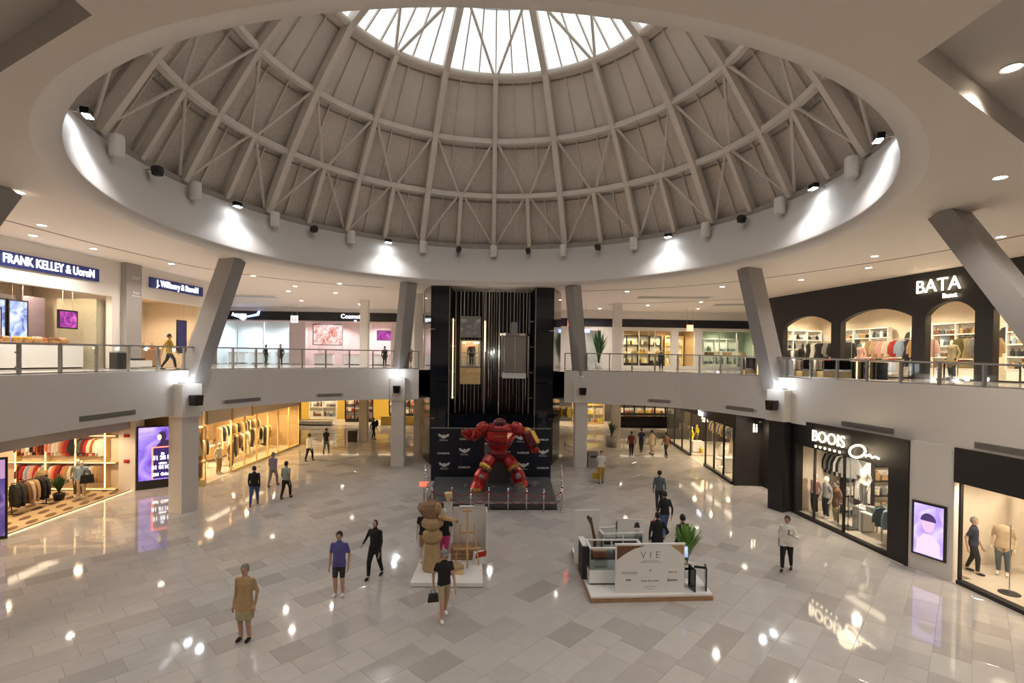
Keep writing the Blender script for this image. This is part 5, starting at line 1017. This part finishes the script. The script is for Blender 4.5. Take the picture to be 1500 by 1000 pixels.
# ================================================================== PEOPLE AND MANNEQUINS
A_ = PI   # facing the camera
PP = [
 ('person wearing an olive brown coat over a pale skirt with bare legs', (-5.51,11.5), A_+.1, dict(top='tan', bottom='khaki', shoes='black', hair='hair_grey', coat=.72, skirt=.50, leg_hem=.55, hem=.7, sleeve=.95, height=1.73)),
 ('person wearing a violet blue tee and dark shorts with white shoes', (-4.04,13.6), A_, dict(top='violet', bottom='charcoal', shoes='white', leg_hem=.52, sleeve=.40, hem=.80, height=1.75)),
 ('person dressed all in black with a hood, walking', (-3.35,14.76), A_+.3, dict(top='black', bottom='black', step=.45, hood=1, hair=None, sleeve=1., arms={1:(.27,.25,1.02)})),
 ('person wearing a grey cap, black top and beige shorts, walking with a bag', (-1.12,12.4), A_-.35, dict(top='black', bottom='khaki', shoes='white', step=.4, leg_hem=.58, sleeve=.3, cap='grey', hair='hair')),
 ('person wearing a white long shirt and black trousers, holding a phone', (9.19,15.13), A_+.7, dict(top='white', bottom='black', step=.35, hem=.78, sleeve=.8, arms={-1:(-.16,.30,1.22)})),
 ('person wearing a black jacket and blue jeans, walking away', (-10.17,21.96), -.25, dict(top='black', bottom='denim', step=.55, sleeve=1., hem=.84)),
 ('person wearing a grey green tee and black trousers, walking', (-9.25,23.03), .2, dict(top='sage', bottom='black', step=.4, sleeve=.35, skin='skin_dark')),
 ('person wearing a pale mauve shirt and grey trousers beside the gold shop', (-10.76,25.2), .1, dict(top='mauve', bottom='grey', step=.5, sleeve=.9, hair='hair_grey')),
 ('person wearing a white hoodie and black trousers, walking', (-11.22,31.4), .3, dict(top='white', bottom='black', step=.45, sleeve=1., hem=.80)),
 ('person wearing a black tee and grey jeans, walking beside a white hoodie', (-11.0,33.9), .1, dict(top='black', bottom='slate', step=.4, sleeve=.4)),
 ('person in black carrying a round black backpack near the free column', (-9.3,40.0), 1.9, dict(top='black', bottom='black', step=.35, sleeve=1.)),
 ('person wearing a white tee and yellow trousers holding a yellow bag', (5.79,26.1), A_+.1, dict(top='white', bottom='mustard', step=.25, sleeve=.4)),
 ('person wearing a maroon top and black trousers, walking away', (9.5,33.6), .1, dict(top='maroon', bottom='black', step=.3, sleeve=1.)),
 ('person wearing a navy tee and dark trousers beside the maroon top', (10.6,35.0), .0, dict(top='navy', bottom='charcoal', step=.3, sleeve=.4)),
 ('person wearing a long beige coat with pink hem, walking', (11.1,34.2), -.5, dict(top='beige', bottom='pink', step=.4, coat=.62, leg_hem=.5, sleeve=1., hem=.6)),
 ('person in dark red jacket beside the long beige coat', (11.75,33.2), -.3, dict(top='brown', bottom='black', step=.45, sleeve=1.)),
 ('person in grey top and dark cap walking behind the white kiosk', (7.3,21.4), .3, dict(top='slate', bottom='charcoal', cap='black', step=.3, sleeve=.8)),
 ('person in black top and blue jeans with a red bag', (6.35,18.0), -.1, dict(top='black', bottom='denim', step=.3, sleeve=.9, cap=None)),
 ('person in long black jacket leaning at the white kiosk', (5.25,15.5), .15, dict(top='black', bottom='black', sleeve=1., hem=.75, arms={1:(.3,.2,.95)})),
 ('person in black suit jacket with pale collar at the white kiosk', (5.95,15.25), -.25, dict(top='charcoal', bottom='black', sleeve=1., hem=.7, coat=.72)),
]
for lb, (x, y), fc, kw in PP: figure('person', lb, 'person', (x,y,0), fc, **kw)
UPP = [('person wearing an olive yellow shirt walking on the left gallery', (-15.3,24.4), 1.4, dict(top='mustard', bottom='charcoal', step=.7, sleeve=.9, hem=.78)),
 ('person in dark clothes behind the railing below the travel shop', (-17.2,41.5), A_, dict(top='black', bottom='black', sleeve=1.)), ('person in grey jacket standing near the travel shop glass', (-19.2,43.4), .5, dict(top='charcoal', bottom='slate', sleeve=1.)),
 ('person with dark jacket near the pink shop counters', (-9.0,42.4), .2, dict(top='black', bottom='charcoal', sleeve=1.)), ('person in dark coat on the gallery before the amber window', (13.9,40.8), A_+.4, dict(top='black', bottom='black', coat=.6, sleeve=1.)),
 ('person in dark top at the left end of the bakery', (-17.1,17.6), 1.2, dict(top='black', bottom='black', sleeve=1., hair='mustard')), ('person in brown dress close to the lift tower on gallery', (-6.3,38.5), .3, dict(top='brown', bottom='brown', skirt=.5, leg_hem=.5, sleeve=.6))]
for lb, (x, y), fc, kw in UPP: figure('person', lb, 'person', (x,y,ZF-.02), fc, **kw)
figure('person', 'person in navy tee and black trousers inside the beige shop window', 'person', S3.w(-.35,.95,.12), 2.6, 'navy', 'black', step=.3, sleeve=.4, hair='hair_grey')
figure('person', 'person in black standing inside the lit lift car', 'person', (-1.3,31.5,6.005), PI, 'black', 'black', sleeve=1., height=1.5)
# bags and other things carried
def carried(i, side, c, label, s, rz=.2):
    h = HAND[PP[i][0], side]; bag((h.x, h.y, h.z-.345*s), rz, c, label, s=s)
carried(3, 1, 'charcoal', 'small dark bag in the hand of the grey cap person', .8); carried(11, 1, 'gold', 'large yellow bag carried beside yellow trousers', 1.35); carried(17, -1, 'red', 'red bag carried beside blue jeans', 1.2)
t = thing('backpack', 'round black backpack worn near the free column', 'backpack', (-9.05,39.98,1.05), 1.9); MB().blob((0,0,.22),(.19,.14,.27),14).build('body', cloth('black'), t, True); MB().blob((0,.12,.14),(.12,.05,.12),10).build('pocket', cloth('charcoal'), t, True)
h_ = HAND[PP[4][0],-1]; t = thing('mobile_phone', 'small dark phone held by the white shirt person', 'phone', (h_.x,h_.y,h_.z-.02), .7); MB().b(-.037,.037,-.005,.005,0,.15).build('case', 'black_shiny', t); MB().b(-.033,.033,.005,.007,.008,.142).build('glass', 'screen_frame', t)
# mannequins
def mann(label, loc, face, top, bottom, **kw): return figure('mannequin', label, 'mannequin', loc, face, top, bottom, kw.pop('shoes','white'), base='mannequin', hair=kw.pop('hair',None), **kw)
w_ = BO.w
mann('mannequin in pale pink shirt and black trousers in shop window', w_(.55,.55,.12), -PI/2-.2, 'pink', 'black', sleeve=1., hair='white'); mann('mannequin in grey knit and black trousers in shop window', w_(1.15,.6,.12), -PI/2, 'grey', 'black', sleeve=1., hair='white'); mann('mannequin in brown jacket and tan trousers with satchel in window', w_(1.85,.5,.12), -PI/2+.1, 'brown', 'khaki', sleeve=1., hair='hair', coat=.75)
mann('headless mannequin in white sweater and grey trousers on high podium', w_(2.62,1.0,1.0), -PI/2, 'white', 'grey', sleeve=1., head=False); plinth(BO, 2.62, 1.0, .12, .5, .88, 'pale podium under the headless mannequin')
mann('headless mannequin in pale beige jacket and grey wide trousers', S3.w(-.15,1.7,.12), -PI/2-.6, 'beige', 'slate', sleeve=1., head=False, coat=.8, height=1.8)
mann('mannequin in neon yellow jacket and cream trousers', YS.w(5.0,.55,.14), -PI/2, 'yellow', 'cream', sleeve=1.); mann('seated look mannequin in neon yellow outfit on plinth', YS.w(5.6,.75,.89), -PI/2-.2, 'yellow', 'olive', sleeve=1., height=1.15, hair='rust'); mann('mannequin in red top at the corner shop edge', YS.w(14.0,.8,.14), -PI/2, 'red', 'charcoal', sleeve=1.)
mann('mannequin in cream knit and wide tan trousers by the gold entrance', GG.w(2.0,.5,.02), PI/2+.2, 'cream', 'tan', sleeve=1., leg_hem=.05); mann('mannequin in white dress inside the gold shop entrance', GG.w(.9,.9,.02), PI/2, 'white', 'white', skirt=.5, leg_hem=.5); mann('mannequin in brown coat behind the gold shop glass', GG.w(3.3,.55,.02), PI/2, 'brown', 'black', sleeve=1., coat=.5)
mann('mannequin in pale denim jacket at the carpeted shop edge', LL.w(14.9,1.1,.02), PI/2+1.2, 'paleblue', 'beige', sleeve=1., head=True); mann('mannequin in grey jacket with black bag at the carpeted shop edge', LL.w(15.2,1.5,.02), PI/2+1., 'grey', 'brown', sleeve=1.); mann('mannequin with dark curly hair in tan coat by the low rail', LL.w(14.2,2.2,.02), 1.9, 'tan', 'beige', sleeve=1., hair='hair')
bag((-17.75,22.75,.75), .6, 'black', 'large black bag held out by the carpeted shop mannequins', s=1.5)
plant((-18.9,22.7,0), 'dark bushy plant on the spotted carpet by the shelf wall', .9, 60, 'leaf_dark', 'black_matt', 8, .22, .3, .5, .06)

# ================================================================== ROBOT STATUE
MB().b(0,0,0,0,0,0)
t = thing('stage_platform', 'low dark grey stage under the red robot', 'platform', (.1,24.0,0)); MB().prism([(-2.75,-2.6),(2.75,-2.6),(2.95,1.95),(-2.95,1.95)], .05, .34).build('deck', 'platform_grey', t); MB().prism([(-2.78,-2.65),(2.78,-2.65),(2.98,2.0),(-2.98,2.0)], 0, .05).build('base_trim', 'black_matt', t); MB().prism([(-2.78,-2.64),(2.78,-2.64),(2.78,-2.58),(-2.78,-2.58)], .26, .345).build('front_lip', 'brushed', t)
t = thing('support_block', 'dark tall block standing between the robot legs', 'block', (.42,24.9,.34)); MB().b(-.55,.55,-.25,.25,0,1.5).build('block', 'platform_grey', t); MB().b(-.75,-.4,-.2,.2,.9,1.9).build('side_block', 'column_grey', t)
RB = thing('robot_statue', 'large bulky red and gold armoured robot statue in wide stance', 'statue', (.40,24.1,.34))
def plate(rows, n=12, mat=0, phase=0.26): return MB().stack(rows, n, mat, phase)
def limb(name, p0, p1, prof, mat, n=10, parent=RB):
    p0, p1 = Vector(p0), Vector(p1); pts = [p0.lerp(p1, t_) for t_, r_ in prof]; return MB().tube(pts, [r_ for t_, r_ in prof], n).build(name, mat, parent, False)
tor = plate([(0,0,1.55,.34,.30),(0,0,1.75,.40,.34),(0,-.04,2.0,.58,.46),(0,-.06,2.3,.74,.54),(0,-.03,2.6,.78,.52),(0,.02,2.85,.66,.44),(0,.04,3.0,.46,.34)], 14).build('torso', 'robot_red', RB)
MB().stack([(0,-.06,2.9,.34,.30),(0,-.08,3.05,.33,.30),(0,-.06,3.18,.26,.24),(0,-.05,3.26,.12,.12)],14).build('head', 'robot_dark', RB, True); MB().b(-.2,.2,-.40,-.34,3.0,3.06).build('eye_slit', 'black_shiny', RB)
for z_ in (2.1,2.42,2.7): MB().stack([(0,-.05,z_,.66+.14*(z_-2.1),.52),(0,-.05,z_+.05,.68+.14*(z_-2.1),.53)],14,0,.26).build('torso_band', 'robot_gold' if z_ == 2.42 else 'robot_dark', RB)
plate([(0,0,1.18,.18,.2),(0,-.02,1.36,.36,.3),(0,0,1.56,.38,.3)],10).build('pelvis', 'robot_dark', RB)
legs = ((-1,(-.34,0,1.42),(-.72,-.28,.86),(-1.02,-.55,.18)), (1,(.34,0,1.42),(.74,-.12,.85),(1.06,-.05,.2)))
for s_, hp, kn, an in legs:
    th = limb('thigh', hp, kn, ((-.05,.16),(.1,.27),(.5,.33),(.85,.27),(1.05,.2)), 'robot_red'); limb('knee_band', Vector(hp).lerp(Vector(kn),.72), Vector(kn), ((0,.31),(.4,.335),(1,.30)), 'robot_gold'); MB().blob((kn[0],kn[1]-.26,kn[2]-.02),(.17,.1,.15),10).build('knee_cap', 'robot_dark', RB, True)
    limb('shin', kn, an, ((-.05,.2),(.15,.30),(.55,.35),(.9,.30),(1.05,.24)), 'robot_red'); MB().blob((Vector(kn).lerp(Vector(an),.45)+Vector((0,-.30,0))),(.13,.06,.16),10).build('shin_port', 'robot_grey', RB, True)
    a = Vector(an); MB().stack([(a.x,a.y-.12,0,.34,.48),(a.x,a.y-.12,.12,.36,.5),(a.x,a.y-.04,.26,.30,.36),(a.x,a.y,.4,.2,.22)],12).build('foot', 'robot_red', RB); MB().stack([(a.x,a.y-.48,.03,.22,.16),(a.x,a.y-.48,.16,.2,.14)],10).build('toe_plate', 'robot_gold', RB)
arms_ = ((-1,(-.74,0,2.72),(-1.28,-.15,2.40),(-1.5,-.62,2.62)), (1,(.74,0,2.72),(1.28,-.05,2.62),(1.62,-.35,1.95)))
for s_, sh, el, hd in arms_:
    MB().blob((sh[0]+s_*.06,sh[1],sh[2]+.04),(.36,.36,.34),12).build('shoulder_guard', 'robot_red', RB, True); limb('upper_arm', sh, el, ((0,.22),(.5,.25),(1,.22)), 'robot_red'); MB().blob(el,(.26,.24,.24),10).build('elbow_guard', 'robot_gold', RB, True)
    limb('forearm', el, hd, ((-.05,.2),(.2,.29),(.75,.31),(1.0,.24)), 'robot_red' if s_ < 0 else 'robot_dark'); d = (Vector(hd)-Vector(el)); m_ = Vector(el).lerp(Vector(hd),.5)
    for j in range(4): MB().bar(m_-d*.42+Vector((s_*(.14+.045*j),-.16+.03*j,.12)), m_+d*.40+Vector((s_*(.14+.045*j),-.16+.03*j,.12)), .07, .12).build('arm_plate', 'robot_gold', RB)
    f = MB().blob(Vector(hd)+d*.2,(.2,.2,.18),10).build('fist', 'robot_dark', RB, True)
    for j in range(5):
        c = Vector(hd)+d*.2+Vector((-.16+.09*j if j < 4 else s_*-.2,-.16 if j < 4 else -.05,-.02 if j < 4 else .08)); MB().tube([c+Vector((0,.06,.1)),c+Vector((0,-.05,.05)),c+Vector((0,-.04,-.08))],[.05,.052,.042],6).build('finger', 'robot_red', f)
rk = random.Random(4)
for i, (x, y, s_) in enumerate(((1.35,23.75,.42),(1.95,24.2,.34),(2.2,24.6,.26),(.85,23.55,.2),(-1.15,24.0,.18),(.1,23.9,.16))):
    q = MB(); q.blob((0,0,.0),(s_,s_*.8,s_*.6),10); q.v = [(p[0]*(1+rk.uniform(-.2,.2)), p[1]*(1+rk.uniform(-.2,.2)), max(0,p[2]*(1+rk.uniform(-.2,.2)))) for p in q.v]
    tag(q.build('rubble_rock', 'stone_dark', None, loc=(x,y,.34), rz=rk.uniform(0,3)), 'broken dark grey rock on the stage by the robot feet', 'rock', 'rubble on the stage')
# ---- rope barrier
def stanchion(x, y, label, grp):
    t = thing('rope_post', label, 'stanchion', (x,y,0), 0, grp); MB().lathe([(.17,0),(.17,.02),(.05,.04)],16).build('base', 'steel_dark', t); MB().tube([(0,0,.03),(0,0,.92)],.028,10).build('post', 'chrome', t, True); MB().blob((0,0,.96),(.045,.045,.05),10).build('finial', 'chrome', t, True); MB().lathe([(.04,.80),(.045,.83),(.04,.86)],12).build('collar', 'rope_red', t); return t
def rope(a, b, label, grp, zs=(.83,.52)):
    t = thing('barrier_rope', label, 'rope', (a[0],a[1],0), 0, grp); d = Vector((b[0]-a[0],b[1]-a[1],0))
    for z in zs: MB().tube([d*(i/8)+Vector((0,0,z-.18*math.sin(PI*i/8))) for i in range(9)], .016, 6).build('strand', 'rope_red', t, True)
fr_ = [(-2.45,21.15),(-1.63,21.2),(-.82,21.1),(-.07,21.2),(.74,21.05),(1.52,21.05),(2.24,20.95),(2.98,21.1)]
for p in fr_: stanchion(*p, 'chrome rope post along the front of the stage', 'front rope posts')
for a, b in zip(fr_[:-1], fr_[1:]): rope(a, b, 'sagging dark red rope along the front of the stage', 'front ropes')
for sx, nm in ((-1,'left'),(1,'right')):
    ps = [((-2.75-.12*i) if sx < 0 else (3.15+.1*i), 21.9+i*.78) for i in range(6)]
    for p in ps: stanchion(*p, 'chrome rope post along the side of the stage under the '+('raised' if sx < 0 else 'lowered')+' robot fist', nm+' side rope posts')
    for a, b in zip(ps[:-1], ps[1:]): rope(a, b, 'red rope along the side of the stage under the '+('raised' if sx < 0 else 'lowered')+' robot fist', nm+' side ropes')
t = thing('info_lectern', 'small glowing orange red panel stand at stage corner', 'stand', (-2.95,22.3,0)); MB().tube([(0,0,0),(0,0,.8)],.03,8).build('pole', 'chrome', t); MB().lathe([(.16,0),(.16,.02)],14).build('base', 'steel_dark', t); MB().bar((-.2,0,.85),(.2,0,.85),.3,.06,(0,-.5,1)).build('panel', M('panel_orange',(.7,.16,.08),.4,emit=.4,ecol=(1,.2,.1)), t)
for x, y in ((6.2,32.6),(4.9,33.2)): stanchion(x, y, 'chrome rope post by the litter bin beside the tower', 'posts beside the tower')
rope((4.9,33.2),(6.2,32.6),'red rope between posts beside the lift tower',None)

# ================================================================== ART KIOSK
t = thing('kiosk_platform', 'white low platform under the cardboard sculpture and easel', 'platform', (-1.2,15.4,0)); MB().prism([(-1.02,-1.3),(1.02,-1.36),(.92,1.35),(-.95,1.4)], .02, .13).build('deck', 'white_gloss', t); MB().prism([(-1.0,-1.28),(1.0,-1.34),(.9,1.33),(-.93,1.38)], 0, .02).build('recess', 'black_matt', t)
KZ = .13
t = thing('cardboard_sculpture', 'tall brown faceted cardboard figure with carved long-snouted head', 'sculpture', (-1.72,14.95,KZ))
MB().stack([(0,0,0,.27,.25),(0,0,.06,.28,.26),(0,0,.8,.23,.22),(0,0,.84,.26,.25)],10).build('column', 'card', t); MB().stack([(0,0,.86,.24,.23),(0,0,.98,.31,.28),(0,0,1.12,.30,.27),(0,0,1.2,.14,.13)],7).build('lower_bulge', 'card', t); MB().stack([(0,0,1.2,.15,.14),(0,0,1.34,.33,.28),(0,0,1.46,.34,.29),(0,0,1.56,.24,.22)],7).build('upper_bulge', 'card', t)
q = MB(); q.stack([(-.02,.03,1.52,.2,.18),(-.1,.05,1.68,.27,.24),(-.14,.06,1.84,.32,.27),(-.1,.05,1.98,.27,.22),(.0,.03,2.05,.14,.12)],14); q.v = [(p[0]+.03*math.sin(p[2]*40+p[1]*30), p[1]+.02*math.sin(p[2]*50), p[2]) for p in q.v]; q.build('mane', 'card_dark', t); MB().blob((.14,-.02,1.84),(.15,.14,.19),10).build('head', M('wood_carved',(.40,.26,.12),.5,var=.2,scale=10), t, True); MB().tube([(.2,-.05,1.62),(.5,-.1,1.55),(.72,-.12,1.5)],[.1,.07,.05],8).build('snout', 'wood_light', t, True); MB().blob((.73,-.12,1.49),(.06,.06,.05),8).build('nose_tip', 'card_dark', t, True)
for s_ in (-1,1): MB().tube([(.1*s_,.05,2.0),(.14*s_,.06,2.16)],[.05,.02],6).build('ear', 'card_dark', t)
mann('mannequin in pink trousers and black top behind cardboard sculpture', (-1.42,15.5,KZ), A_+.2, 'black', 'magenta', sleeve=.4); mann('bare mannequin with dark top left of cardboard sculpture', (-2.02,15.55,KZ), A_, 'black', 'tan', sleeve=.3, leg_hem=.5)
t = thing('display_partition', 'pale folded white partition behind the wooden easel', 'partition', (-.75,16.25,KZ)); MB().b(-.45,.62,-.02,.02,0,1.5).build('back_panel', 'white_matt', t); o = MB().b(0,.03,-.55,0,0,1.5).build('side_panel', 'white_matt', t); o.location = (.62,0,0); MB().b(-.75,-.47,-.06,.0,0,1.65).build('narrow_panel', 'white_gloss', t)
t = thing('palette_tray', 'pale tray lying across the top of the white partition', 'tray', (-.6,16.22,KZ+1.5)); MB().b(-.4,.4,-.06,.06,0,.04).build('tray', 'white_matt', t); MB().b(.05,.42,-.05,.05,.04,.07).build('brush_box', 'print_grey', t)
t = thing('trophy_vase', 'small golden cream vase on the narrow white panel', 'vase', (-1.36,16.22,KZ+1.65)); MB().lathe([(.06,0),(.04,.06),(.1,.2),(.13,.32),(.10,.32)],12).build('vase', 'gold_trim', t, True); MB().lathe([(.10,.30),(.06,.31)],12).build('mouth', 'card_dark', t)
t = thing('easel', 'light wooden artist easel standing on white platform', 'easel', (-.7,15.35,KZ), .1)
for sx in (-1,1): MB().bar((sx*.36,-.12,0),(sx*.2,.02,1.25),.045,.03,(0,1,0)).build('front_leg', 'wood_light', t)
MB().bar((0,.45,0),(0,.03,1.2),.045,.03,(1,0,0)).build('rear_leg', 'wood_light', t); MB().bar((0,-.35,.02),(0,0,1.65),.06,.035,(0,1,0)).build('mast', 'wood_light', t); MB().b(-.42,.42,-.16,-.1,.5,.55).build('shelf', 'wood_light', t); MB().b(-.24,.24,-.03,.02,.95,1.0).build('cross_bar', 'wood_light', t); MB().b(-.14,.14,-.05,.03,1.62,1.68).build('top_clamp', 'wood_light', t)
t = thing('storage_crate', 'dark brown low crate behind the wooden easel', 'crate', (-.8,15.9,KZ))
for z in (0,.13,.26): MB().b(-.42,.42,-.22,.22,z,z+.11).build('board', 'wood_edge', t)
t = thing('shopping_bag', 'white paper bag with red flap on the platform', 'bag', (-.32,15.45,KZ), .3); MB().slab([(-.2,0),(.2,0),(.17,.34),(-.17,.34)], -.1, .1).build('body', 'white_matt', t); MB().slab([(-.16,.2),(.18,.24),(.2,.4),(-.12,.37)], -.12, -.1).build('flap', cloth('red'), t)
t = thing('paper_parcel', 'crumpled brown paper parcel in front of easel', 'parcel', (-.98,14.75,KZ)); MB().blob((0,0,.16),(.24,.18,.16),9).build('parcel', 'card', t); MB().b(-.02,.22,-.16,-.1,0,.12).build('tag_card', 'gold_trim', t)
# ================================================================== PERFUME KIOSK
t = thing('kiosk_platform', 'white low platform with brown edge under the glass counters', 'platform', (4.35,15.0,0)); MB().prism([(-1.68,-1.9),(1.68,-1.78),(1.9,1.9),(-1.65,1.55)], .0, .12).build('edge', 'wood_edge', t); MB().prism([(-1.66,-1.88),(1.66,-1.76),(1.88,1.88),(-1.63,1.53)], .12, .17).build('deck', 'white_gloss', t)
KZ = .17
def showcase(label, x, y, wd, dp, rz, bot=.42, h=1.0):
    t = thing('glass_counter', label, 'showcase', (x,y,KZ), rz); MB().b(-wd/2,wd/2,-dp/2,dp/2,.05,bot).build('body', 'white_gloss', t); MB().b(-wd/2+.03,wd/2-.03,-dp/2+.03,dp/2-.03,0,.05).build('toe_kick', 'black_matt', t)
    for sx in (-1,0,1):
        for sy in (-1,1): MB().b(sx*(wd/2-.02)-.02,sx*(wd/2-.02)+.02,sy*(dp/2-.02)-.02,sy*(dp/2-.02)+.02,bot,h).build('post', 'white_gloss', t)
    for sy in (-1,1): MB().add([(-wd/2,sy*dp/2,bot),(wd/2,sy*dp/2,bot),(wd/2,sy*dp/2,h),(-wd/2,sy*dp/2,h)],[(0,1,2,3)]).build('glass_pane', 'glass_tint', t)
    for sx in (-1,1): MB().add([(sx*wd/2,-dp/2,bot),(sx*wd/2,dp/2,bot),(sx*wd/2,dp/2,h),(sx*wd/2,-dp/2,h)],[(0,1,2,3)]).build('glass_pane', 'glass_tint', t)
    MB().b(-wd/2,wd/2,-dp/2,-dp/2+.06,h,h+.04).b(-wd/2,wd/2,dp/2-.06,dp/2,h,h+.04).b(-wd/2,-wd/2+.06,-dp/2+.06,dp/2-.06,h,h+.04).b(wd/2-.06,wd/2,-dp/2+.06,dp/2-.06,h,h+.04).build('top_frame', 'white_gloss', t); MB().b(-wd/2+.03,wd/2-.03,-dp/2+.03,dp/2-.03,.70,.72).build('glass_shelf', 'glass_tint', t)
    return t
showcase('white framed glass counter with trinkets beside the sign board', 3.55,14.15,1.55,.7,0); showcase('white framed glass counter behind the trinket counter', 4.0,15.3,1.3,.6,.12)
for i, (x, y, z, c, nm) in enumerate(((3.1,14.05,.72,'rust','rust red box on the upper glass shelf of the counter'),(3.15,14.1,.44,'white','small white box inside the trinket counter'),(3.95,14.05,.44,'charcoal','dark bag shaped box inside the trinket counter'),(3.95,14.05,.72,'magenta','crumpled magenta cloth inside the trinket counter'))):
    t = thing('gift_box', nm, 'box', (x,y,KZ+z)); 
    if c == 'magenta': MB().blob((0,0,.09),(.17,.12,.09),8).build('cloth', cloth(c), t, True); MB().blob((.06,.02,.16),(.08,.07,.06),8).build('fold', cloth(c), t, True)
    else: MB().b(-.18,.18,-.12,.12,0,.14).build('box', cloth(c), t); MB().b(-.19,.19,-.13,.13,.14,.18).build('lid', cloth('tan' if c == 'rust' else c), t)
t = thing('poster_board', 'white poster panel with dark figure behind the glass counters', 'poster', (2.98,15.3,KZ)); MB().b(-.38,.38,-.03,.03,0,1.65).build('panel', 'white_matt', t); MB().slab([(.0,1.5),(.14,1.42),(.2,1.1),(.3,.7),(.3,.3),(.2,.3),(.18,.8),(.1,1.2),(-.02,1.42)], -.036, -.03).build('print_figure', cloth('brown'), t)
t = thing('seat_panel', 'curved dark grey seat back panel beside the glass counter', 'panel', (2.72,14.5,KZ)); q = MB()
for i in range(8): a, b = -.5+i*.13, -.37+i*.13; q.bar((.04*math.cos(a*3),a*.7,0.0),(.04*math.cos(b*3),b*.7,0.0),.06,.01)
q.v = q.v; MB().prism([(-.08,-.32),(.06,-.36),(.1,0),(.06,.36),(-.08,.32)], 0, .95).build('panel', cloth('charcoal'), t); MB().prism([(-.09,-.33),(.07,-.37),(.11,0),(.07,.37),(-.09,.33)], .95, .99).build('top_edge', 'white_gloss', t)
t = thing('glass_cloche', 'small glass cloche with green ornament on the rear counter', 'ornament', (4.05,15.35,KZ+1.05)); MB().lathe([(.16,0),(.16,.16),(.12,.24),(.02,.28)],14).build('cloche', 'glass_tint', t, True); MB().blob((0,0,.1),(.09,.09,.08),8).build('ornament', cloth('sage'), t, True)
t = thing('price_sign', 'white wedge sign with black mark on the rear counter', 'sign', (4.35,15.2,KZ+1.04)); MB().slab([(-.45,0),(.45,0),(.3,.34),(-.45,.38)], -.02, .02).build('panel', 'white_matt', t); MB().slab([(.05,.1),(.25,.1),(.2,.26),(.1,.26)], -.026, -.02).build('mark', 'print_black', t)
t = thing('brand_board', 'large white VIE sign board with brown corner swashes', 'sign', (4.33,13.35,KZ), .03); MB().b(-.95,.95,-.03,.03,0,1.3).build('board', 'white_matt', t); MB().b(-.97,.97,-.035,.035,1.3,1.33).build('top_rail', 'white_gloss', t)
MB().slab([(-.92,1.28),(-.92,.9),(-.72,1.05),(-.45,1.2),(-.15,1.28)], -.036, -.03).build('corner_swash', cloth('brown'), t); MB().slab([(.92,1.28),(.92,1.0),(.78,1.12),(.55,1.28)], -.036, -.03).build('corner_swash', cloth('tan'), t)
for z_, w_2 in ((.87,.42),(.83,.58),(.17,.36),(.11,.22)): MB().b(-w_2/2,w_2/2,-.033,-.03,z_-.006,z_+.006).build('print_line', 'print_grey', t)
for i_, c_ in enumerate('VIE'): words(c_, .26, 'print_grey', t, (-.2+.2*i_,-.034,1.02), ext=.002)
for s_, sz, x, z in (('MAKALEZIS',.085,-.58,.55),('Y',.1,0,.6),('ispiit us',.08,.62,.56),('Alta',.09,-.6,.36),('Aeka Essentials',.08,0,.33),('Jasmine',.09,.62,.34)): words(s_, sz, 'print_grey' if sz < .09 else 'print_black', t, (x,-.034,z), ext=.002)
plant((5.75,14.35,KZ), 'spiky green grass plant in white pot on the kiosk', 1.25, 150, 'leaf', 'white_gloss', 12, .22, .38, .52, .035)
t = thing('tablet_stand', 'grey tablet on slim stand beside the white pot', 'stand', (5.42,13.75,KZ)); MB().b(-.12,.12,-.1,.1,0,.02).build('base', 'steel_dark', t); MB().b(-.02,.02,-.02,.02,.02,.8).build('pole', 'black_matt', t); MB().bar((0,-.03,.78),(0,.03,1.12),.24,.03,(0,1,0)).build('tablet', 'brushed', t); MB().bar((0,-.05,.81),(0,.008,1.09),.19,.012,(0,1,0)).build('display', 'screen_blue', t)
for x, y, rz, nm in ((5.55,13.5,.1,'next to the tablet stand'),(5.95,13.55,-.3,'at the platform corner')):
    t = thing('smoked_panel', 'folded smoked acrylic panel '+nm, 'panel', (x,y,KZ), rz); MB().b(-.02,.02,-.18,.18,0,.62).build('side', 'black_shiny', t); MB().b(-.3,.0,.1,.13,.5,.56).build('brace', 'black_shiny', t)
